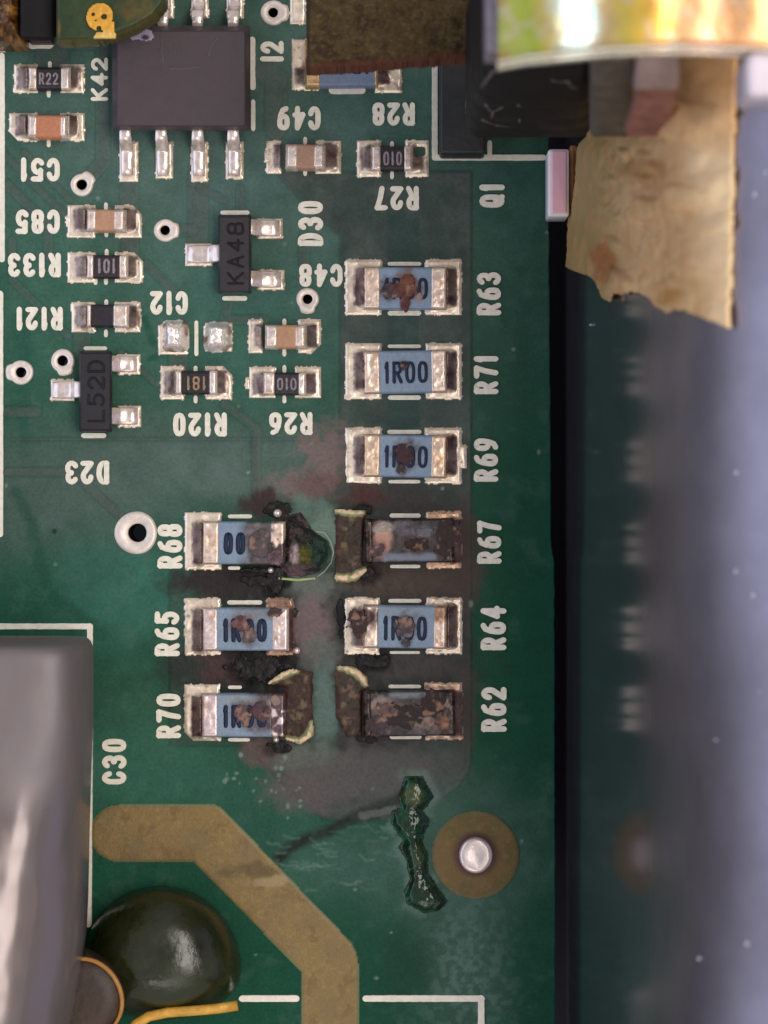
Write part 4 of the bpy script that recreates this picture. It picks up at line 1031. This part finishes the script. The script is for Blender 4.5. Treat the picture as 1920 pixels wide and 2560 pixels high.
Ye = np.interp(Xg, ex, ey); Yg = -70 + (Ye + 70) * Tg
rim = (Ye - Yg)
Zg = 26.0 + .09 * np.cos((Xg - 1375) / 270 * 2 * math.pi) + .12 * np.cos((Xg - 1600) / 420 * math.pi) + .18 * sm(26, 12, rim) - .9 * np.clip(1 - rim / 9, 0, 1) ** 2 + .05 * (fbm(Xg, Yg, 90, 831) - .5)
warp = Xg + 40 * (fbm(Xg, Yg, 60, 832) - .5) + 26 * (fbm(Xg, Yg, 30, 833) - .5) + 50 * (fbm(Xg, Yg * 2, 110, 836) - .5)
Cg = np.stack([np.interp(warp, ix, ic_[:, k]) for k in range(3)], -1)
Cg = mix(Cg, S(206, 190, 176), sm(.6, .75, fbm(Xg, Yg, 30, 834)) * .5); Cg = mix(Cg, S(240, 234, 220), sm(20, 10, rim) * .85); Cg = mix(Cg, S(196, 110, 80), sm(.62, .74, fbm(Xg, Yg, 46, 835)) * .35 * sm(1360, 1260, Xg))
Cg = mix(Cg, S(120, 190, 196), blob(Xg, Yg, 1480, 30, 14, 34, 3, .5) * .6)
K = (D - Zg) / D
V = np.stack([(Xg - 960) / PX * K, (1280 - Yg) / PX * K, Zg], -1).reshape(-1, 3)
n0 = len(V); Vb = V.copy(); Vb[:, 2] -= .7
q = lambda i, j: i * nx + j
F = []
for i in range(ny_ - 1):
    for j in range(nx - 1):
        F.append([q(i, j), q(i + 1, j), q(i + 1, j + 1), q(i, j + 1)]); F.append([n0 + q(i, j), n0 + q(i, j + 1), n0 + q(i + 1, j + 1), n0 + q(i + 1, j)])
for j in range(nx - 1): F.append([q(ny_ - 1, j), n0 + q(ny_ - 1, j), n0 + q(ny_ - 1, j + 1), q(ny_ - 1, j + 1)])
for i in range(ny_ - 1):
    F.append([q(i, 0), n0 + q(i, 0), n0 + q(i + 1, 0), q(i + 1, 0)]); F.append([q(i, nx - 1), q(i + 1, nx - 1), n0 + q(i + 1, nx - 1), n0 + q(i, nx - 1)])
M_zinc = mat('gold_zinc', attr=True, rough=.3, metal=.5, spec=.6, nscale=.9, namt=.12, bump=.03, bscale=1.2, rvar=.06)
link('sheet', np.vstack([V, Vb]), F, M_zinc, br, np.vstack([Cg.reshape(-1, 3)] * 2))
mb = MB(); rings = []
for y, z in ((-70, 24.8), (60, 24.6), (130, 24.2), (158, 23.6)):
    rings.append([P(1210, y, z - .5), P(1216, y, z + .3), P(1230, y, z + .45), P(1246, y, z + .5), P(1252, y, z - .5)])
mb.loft(rings); sharp(mb.build('side_flange', mat('dull_flange', S(140, 128, 134), rough=.5, metal=.3, nscale=1.6, namt=.4, bump=.05, bscale=2.5), br), 30)

# torn paper insulator on the wall
TP = [(1446, 366), (1440, 470), (1424, 545), (1418, 668), (1452, 680), (1482, 692), (1496, 712), (1508, 744), (1524, 752), (1533, 730), (1556, 736), (1572, 728), (1600, 731), (1624, 742), (1636, 758), (1658, 770), (1668, 778),
      (1690, 774), (1716, 776), (1760, 794), (1800, 810), (1822, 820), (1828, 700), (1832, 500), (1836, 330), (1842, 90), (1500, 90), (1470, 340)]
tp = thing('torn_paper', 'tan paper insulation with wrinkles and a torn ragged lower edge on the wall', 'paper', wall_at(1640, 500)[2])
ns_, nw = 330, 210
sg = np.linspace(.0, 27.5, ns_); yg = np.linspace(4.4, 17.5, nw)
V = []; C = []; PXY = np.zeros((ns_, nw, 2))
SG, YG = np.meshgrid(sg, yg, indexing='ij')
wr = .05 * (fbm(SG * 14, YG * 26 + SG * 6, 40, 851, 2) - .5) + .11 * sm(.4, .66, fbm(YG * 30, SG * 10, 30, 852)) * sm(3, 9, SG) + .22 * sm(.5, .7, fbm(YG * 44 + SG * 9, SG * 6, 22, 853, 2)) * sm(6, 12, SG) * sm(22, 17, SG)
for i, s in enumerate(sg):
    for j, y in enumerate(yg):
        p = wall_pt(s, y, .06 + wr[i, j]); V.append(p); PXY[i, j] = proj(p)
TX, TY = PXY[..., 0], PXY[..., 1]
n = fbm(TX, TY, 60, 854); n2 = fbm(TX * 1.8, TY * .7, 22, 855); n3 = fbm(TX, TY, 10, 856)
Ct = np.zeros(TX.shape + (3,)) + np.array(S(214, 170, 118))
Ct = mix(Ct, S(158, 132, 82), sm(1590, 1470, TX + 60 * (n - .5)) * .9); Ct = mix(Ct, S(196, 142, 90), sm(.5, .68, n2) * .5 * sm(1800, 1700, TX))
Ct = mix(Ct, S(240, 206, 158), sm(1690, 1790, TX - .16 * (TY - 500) + 60 * (n - .5)) * sm(330, 420, TY) * .9)  # paler where the flare turns up to the light, painted in
Ct = mix(Ct, S(180, 126, 78), sm(330, 200, TY) * .6)  # shadow under the bracket, put into the paper colour
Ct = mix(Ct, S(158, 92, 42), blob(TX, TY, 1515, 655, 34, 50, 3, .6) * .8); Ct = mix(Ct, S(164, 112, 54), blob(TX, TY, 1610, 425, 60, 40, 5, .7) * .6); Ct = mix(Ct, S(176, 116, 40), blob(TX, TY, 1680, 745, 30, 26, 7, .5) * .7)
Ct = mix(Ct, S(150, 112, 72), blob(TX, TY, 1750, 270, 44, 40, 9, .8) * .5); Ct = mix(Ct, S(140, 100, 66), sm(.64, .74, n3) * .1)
mk = poly_sd((TX[1:, 1:] + TX[:-1, :-1]) / 2 + 5 * (n3[1:, 1:] - .5) * sm(1810, 1740, TX[1:, 1:]), (TY[1:, 1:] + TY[:-1, :-1]) / 2 + 7 * (n3[1:, 1:] - .5) * sm(1810, 1740, TX[1:, 1:]), TP) > 0
F = [[i * nw + j, (i + 1) * nw + j, (i + 1) * nw + j + 1, i * nw + j + 1] for i in range(ns_ - 1) for j in range(nw - 1) if mk[i, j]]
used = sorted({k for f in F for k in f}); rm = {k: i for i, k in enumerate(used)}
M_paper = mat('kraft_paper', attr=True, rough=.5, spec=.35, nscale=1.2, namt=.08, bump=.012, bscale=3, det=2)
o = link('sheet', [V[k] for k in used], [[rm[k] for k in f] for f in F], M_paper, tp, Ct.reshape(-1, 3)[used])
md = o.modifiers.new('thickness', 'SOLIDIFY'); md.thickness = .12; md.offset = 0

# pink tab at the board edge, amber strip behind it
pk = thing('pink_tab', 'pale pink plastic tab with white rim at the right edge of the board', 'tab', W(1397, 455, .1))
mb = MB(); a = P(1371, 540, 1.6); b_ = P(1424, 371, 1.6); mb.rbox(a[0], b_[0], a[1], b_[1], .06, 1.5, .1); mb.build('rim', mat('tab_rim', S(250, 240, 240), rough=.35), pk)
mb = MB(); a = P(1379, 532, 1.6); b_ = P(1417, 376, 1.6); mb.rbox(a[0], b_[0], a[1], b_[1], 1.3, 1.58, .06); mb.build('face', mat('tab_pink', S(255, 196, 206), rough=.35, nscale=1.2, namt=.06), pk)
mb = MB(); a = P(1425, 518, 1.2); b_ = P(1446, 362, 1.2); mb.rbox(a[0], b_[0], a[1], b_[1], -1, 1.15, .08); mb.build('amber_side', mat('amber_side', S(190, 130, 72), rough=.4, nscale=3, namt=.2), pk)

# white clip at the right border
wc = tag(None, None) if False else None
mb = MB(); a = P(1870, 240, 26.5); b_ = P(1990, 128, 26.5); mb.rbox(a[0], b_[0], a[1], b_[1], 24.6, 26.5, .22)
tag(mb.build('plastic_clip', mat('pearl_plastic', S(222, 208, 216), rough=.35, nscale=.8, namt=.12), org=org_at(1920, 185, 24.6)), 'small pearly white plastic clip under the right end of the gold bracket', 'clip')

# grey capacitor lying at the lower left
gc = thing('grey_capacitor', 'large smooth grey capacitor lying at the lower left inside the white printed outline', 'capacitor', org_at(-60, 2100, 0))
M_can = mat('grey_can', S(128, 119, 121), rough=.45, metal=.45, nscale=.35, namt=.5, ncol=S(126, 106, 94), bump=.16, bscale=.42, bdet=2, det=3, stretch=(1, .6, 1))
_n = M_can.node_tree; _g = _n.nodes.new('ShaderNodeNewGeometry'); _x = _n.nodes.new('ShaderNodeSeparateXYZ'); _r = _n.nodes.new('ShaderNodeMapRange')
_r.interpolation_type = 'SMOOTHSTEP'; _r.inputs[1].default_value = -10.5; _r.inputs[2].default_value = -8.5; _r.inputs[3].default_value = .2; _r.inputs[4].default_value = .55
_n.links.new(_g.outputs['Position'], _x.inputs[0]); _n.links.new(_x.outputs['Y'], _r.inputs[0]); _n.links.new(_r.outputs[0], _n.nodes['Principled BSDF'].inputs['Roughness'])
mb = MB(); rings = []
yt = [(1604, .02), (1605, .5), (1609, .72), (1616, .86), (1628, .95), (1644, .99), (1670, 1), (1800, 1), (1950, 1), (2100, 1), (2250, 1), (2350, 1), (2450, 1), (2560, 1), (2700, 1)]
xr = [(1600, 206), (1750, 207), (1900, 210), (2200, 211), (2346, 205), (2423, 194), (2540, 172), (2700, 150)]
ee = [(1600, 7), (1750, 6.5), (1880, 5), (1980, 2.9), (2150, 2.2), (2700, 2.1)]
for Y, f in yt:
    R = np.interp(Y, [p[0] for p in xr], [p[1] for p in xr]); e = np.interp(Y, [p[0] for p in ee], [p[1] for p in ee]); zc = 3.5; k = (D - 4.5) / D
    cxp = -110; rx = (R - cxp) / PX * k * (.86 + .14 * f); rz = 3.3 * (.72 + .28 * f) if f > .1 else .2
    if f < .1: rx *= .1
    ring = []
    for i in range(48):
        t = 2 * math.pi * i / 48; c_, s_ = math.cos(t), math.sin(t)
        ring.append(((cxp - 960) / PX * k + rx * math.copysign(abs(c_) ** (2 / e), c_), (1280 - Y) / PX * k, zc + rz * math.copysign(abs(s_) ** (2 / e), s_)))
    rings.append(ring)
mb.loft(rings); mb.build('case', M_can, gc)

# dark green glossy dome with amber edged parts
dm = thing('green_dome', 'glossy dark green dome shaped component at the bottom left', 'component', W(402, 2425, 0))
M_dome = mat('dome_glaze', S(40, 44, 18), rough=.3, spec=.6, nscale=.9, namt=.35, ncol=None, bump=.07, bscale=1.1, rvar=.14)
mb = MB(); rings = []
for i in range(15):
    t = math.pi / 2 * i / 14.4
    z = 3.0 * math.sin(t) ** .9; r = 203 * math.cos(t) ** .8
    rings.append([P(402 + r * math.cos(a) * .99, 2424 + r * math.sin(a) * (1.03 if math.sin(a) < 0 else .62), z + .02) for a in [-2 * math.pi * j / 48 for j in range(48)]])
mb.loft(rings); mb.build('dome', M_dome, dm)
M_yel = mat('amber_wire', S(214, 160, 62), rough=.4, spec=.5, nscale=3, namt=.25, bump=.02, bscale=6)
mb = MB(); C0 = [(300, 2640), (318, 2590), (340, 2560), (372, 2541), (420, 2531), (480, 2527), (540, 2522), (594, 2514)]
rings = []
for i, (x, y) in enumerate(C0):
    t = np.array(C0[min(i + 1, len(C0) - 1)]) - np.array(C0[max(i - 1, 0)]); t = t / np.linalg.norm(t); nn = np.array((-t[1], t[0]))
    rings.append([P(x + nn[0] * 13 * math.cos(a), y + nn[1] * 13 * math.cos(a), 2.2 + .16 * math.sin(a)) for a in [2 * math.pi * j / 12 for j in range(12)]])
mb.loft(rings)
tag(mb.build('amber_wire', M_yel, org=P(480, 2527, 2.2)), 'thick amber yellow wire bent along the bottom below the green dome', 'wire')
bd = thing('brown_disc', 'dark brown disc with amber rim between the grey capacitor and the green dome', 'disc', W(200, 2490, 0))
mb = MB(); rings = []
for f, z in ((1, .1), (1, 3.3), (.96, 3.42), (.5, 3.46), (.05, 3.46)):
    rings.append([P(204 + 100 * f * math.cos(a), 2500 + 100 * f * math.sin(a), 0)[:2] + (z,) for a in [-2 * math.pi * j / 40 for j in range(40)]])
rings = [[tuple(np.array(p[:2]) * (D - 3.4) / D) + (p[2],) for p in r] for r in rings]
mb.loft(rings); mb.build('disc', mat('brown_disc', S(62, 44, 32), rough=.5, nscale=1.6, namt=.3, bump=.03, bscale=3), bd)
mb = MB(); rings = []
for j in range(49):
    a = 2 * math.pi * j / 48; rr = 101 + 2 * math.sin(3 * a)
    cpt = np.array(P(204 + rr * math.cos(a), 2500 + rr * math.sin(a), 3.45)); o = np.array((math.cos(a), -math.sin(a), 0)); w_ = .05 + .04 * max(0, math.cos(a + .6))
    rings.append([cpt + o * w_ * math.cos(b) + np.array((0, 0, w_ * math.sin(b))) for b in [2 * math.pi * i / 8 for i in range(8)]])
mb.loft(rings, True, False); mb.build('rim', mat('amber_rim', S(176, 124, 56), rough=.4, nscale=3, namt=.2), bd)

# top left: daughter board, black block, amber part
db = thing('daughter_board', 'dark olive green daughter board with a yellow gold pad at the upper left', 'circuit board', org_at(280, 20, 2.3))
DBP = [(138, -70), (138, 103), (242, 99), (290, 86), (336, 68), (384, 40), (410, 8), (420, -70)]
def db_sd(X, Y): return poly_sd(X, Y, DBP)
def db_c(X, Y, h):
    n = fbm(X, Y, 50, 871); n2 = fbm(X, Y, 16, 872); c = np.zeros(X.shape + (3,)) + np.array(S(40, 58, 30)); c = mix(c, S(52, 68, 34), sm(.45, .7, n) * .7)
    c = mix(c, S(98, 76, 30), blob(X, Y, 345, 25, 50, 38, 3, .6) * .75 * n2 * 1.5); c = mix(c, S(112, 98, 52), sm(8, 2, db_sd(X, Y)) * .5); return mix(c, S(120, 92, 48), blob(X, Y, 146, 72, 6, 22, 5, .3) * .7)
M_db = mat('olive_mask', attr=True, rough=.42, spec=.4, nscale=3, namt=.2, bump=.02, bscale=5)
sub(hfield('panel', 132, -70, 424, 106, 3, lambda X, Y: 3.4 - .3 * np.clip(1 - db_sd(X, Y) / 10, 0, 1) ** 2, db_c, M_db, db, lambda X, Y: db_sd(X, Y) > 0, 2.25, 3.4), db)
def gp_m(X, Y):
    a = np.hypot((X - 250) / 36, (Y - 43) / 31) + .1 * np.sin(np.arctan2(Y - 43, X - 250) * 2 + 1.2)
    m = (a < 1) | (rect_sd(X, Y, 232, 82, 290, 96, 6) + .35 * 0 > 0) & (X + Y * .6 > 292) | ((X > 258) & (X < 286) & (Y > 56) & (Y < 86))
    for hx, hy, hr in ((234, 37, 5), (261, 43, 8), (248, 72, 7), (240, 52, 3)): m &= np.hypot(X - hx, Y - hy) > hr
    return m
hfield('gold_pad', 205, 8, 296, 100, 2, lambda X, Y: 3.5 + .03 * fbm(X, Y, 8, 2), lambda X, Y, h: mix(np.zeros(X.shape + (3,)) + np.array(S(232, 168, 58)), S(240, 196, 110), sm(70, 95, Y)), mat('gold_pad', attr=True, rough=.4, metal=.25, nscale=4, namt=.15), db, gp_m, 3.3, 3.4)
cb = thing('connector_block', 'plain black plastic block at the top left beside the olive daughter board', 'connector', org_at(95, 30, 0))
mb = MB(); a = P(48, 96, 2.2); b_ = P(139, -80, 2.2); mb.rbox(a[0], b_[0], a[1], b_[1], .05, 2.2, .2, bot_in=.35)
mb.build('housing', mat('black_block', S(22, 18, 17), rough=.6, spec=.25, nscale=1.2, namt=.3, bump=.02, bscale=3), cb)
mb = MB(); a = P(72, 106, .5); b_ = P(130, 84, .5); mb.rbox(a[0], b_[0], a[1], b_[1], .06, .5, .06); mb.build('low_block', mat('block_foot', S(60, 44, 42), rough=.5), cb)
def am_h(X, Y): return .3 + 1.9 * np.sqrt(np.clip(1 - np.maximum(np.abs(X - 6) / 46, np.abs(Y - 15) / 88) ** 3, 0, 1)) + .5 * (fbm(X, Y, 20, 881) - .5)
def am_c(X, Y, h):
    n = fbm(X, Y, 24, 882); n2 = fbm(X, Y, 11, 883); c = np.zeros(X.shape + (3,)) + np.array(S(92, 58, 24)); c = mix(c, S(150, 104, 46), sm(.48, .66, n) * .8); return mix(c, S(48, 24, 10), sm(.46, .3, n2) * .8)
tag(hfield('amber_lump', -40, -72, 50, 100, 3, am_h, am_c, mat('amber_resin', attr=True, rough=.3, spec=.5, nscale=3, namt=.2, bump=.06, bscale=4), None, None, .05, 2, org_at(6, 15, 0)), 'glossy amber brown resin lump in the top left corner', 'resin lump')
pad(-20, 72, 17, 132, seed=901, dirt=.6)

# dust on the wall and lint
mb = MB()
for i, (X, Y, a, b) in enumerate(((1888, 486, 9, 22), (1916, 432, 12, 14), (1841, 1181, 9, 17), (1840, 1428, 8, 15), (1884, 1487, 9, 18), (1868, 2360, 6, 16), (1748, 2396, 6, 12), (1478, 812, 6, 8), (1790, 1850, 5, 7), (1900, 1730, 5, 8))):
    rr = random.Random(i); s, y, p = wall_at(X, Y, .03); k = (D - p[2]) / D / PX; n = 9
    bot = []; top = []
    for j in range(n):
        t = 2 * math.pi * j / n; f = rr.uniform(.45, 1.2)
        ds = a * k * math.cos(t) * f * (1.3 if s < 18 else .4); dy = b * k * math.sin(t) * f * .5
        bot.append(wall_pt(s + ds, y + dy, .0)); top.append(wall_pt(s + ds * .6, y + dy * .6, .09))
    mb.loft([bot, top])
tag(mb.build('dust_specks', mat('pale_dust', S(176, 178, 196), rough=.8)), kind='stuff')

for o in bpy.data.objects:
    if '_o' in o: del o['_o']
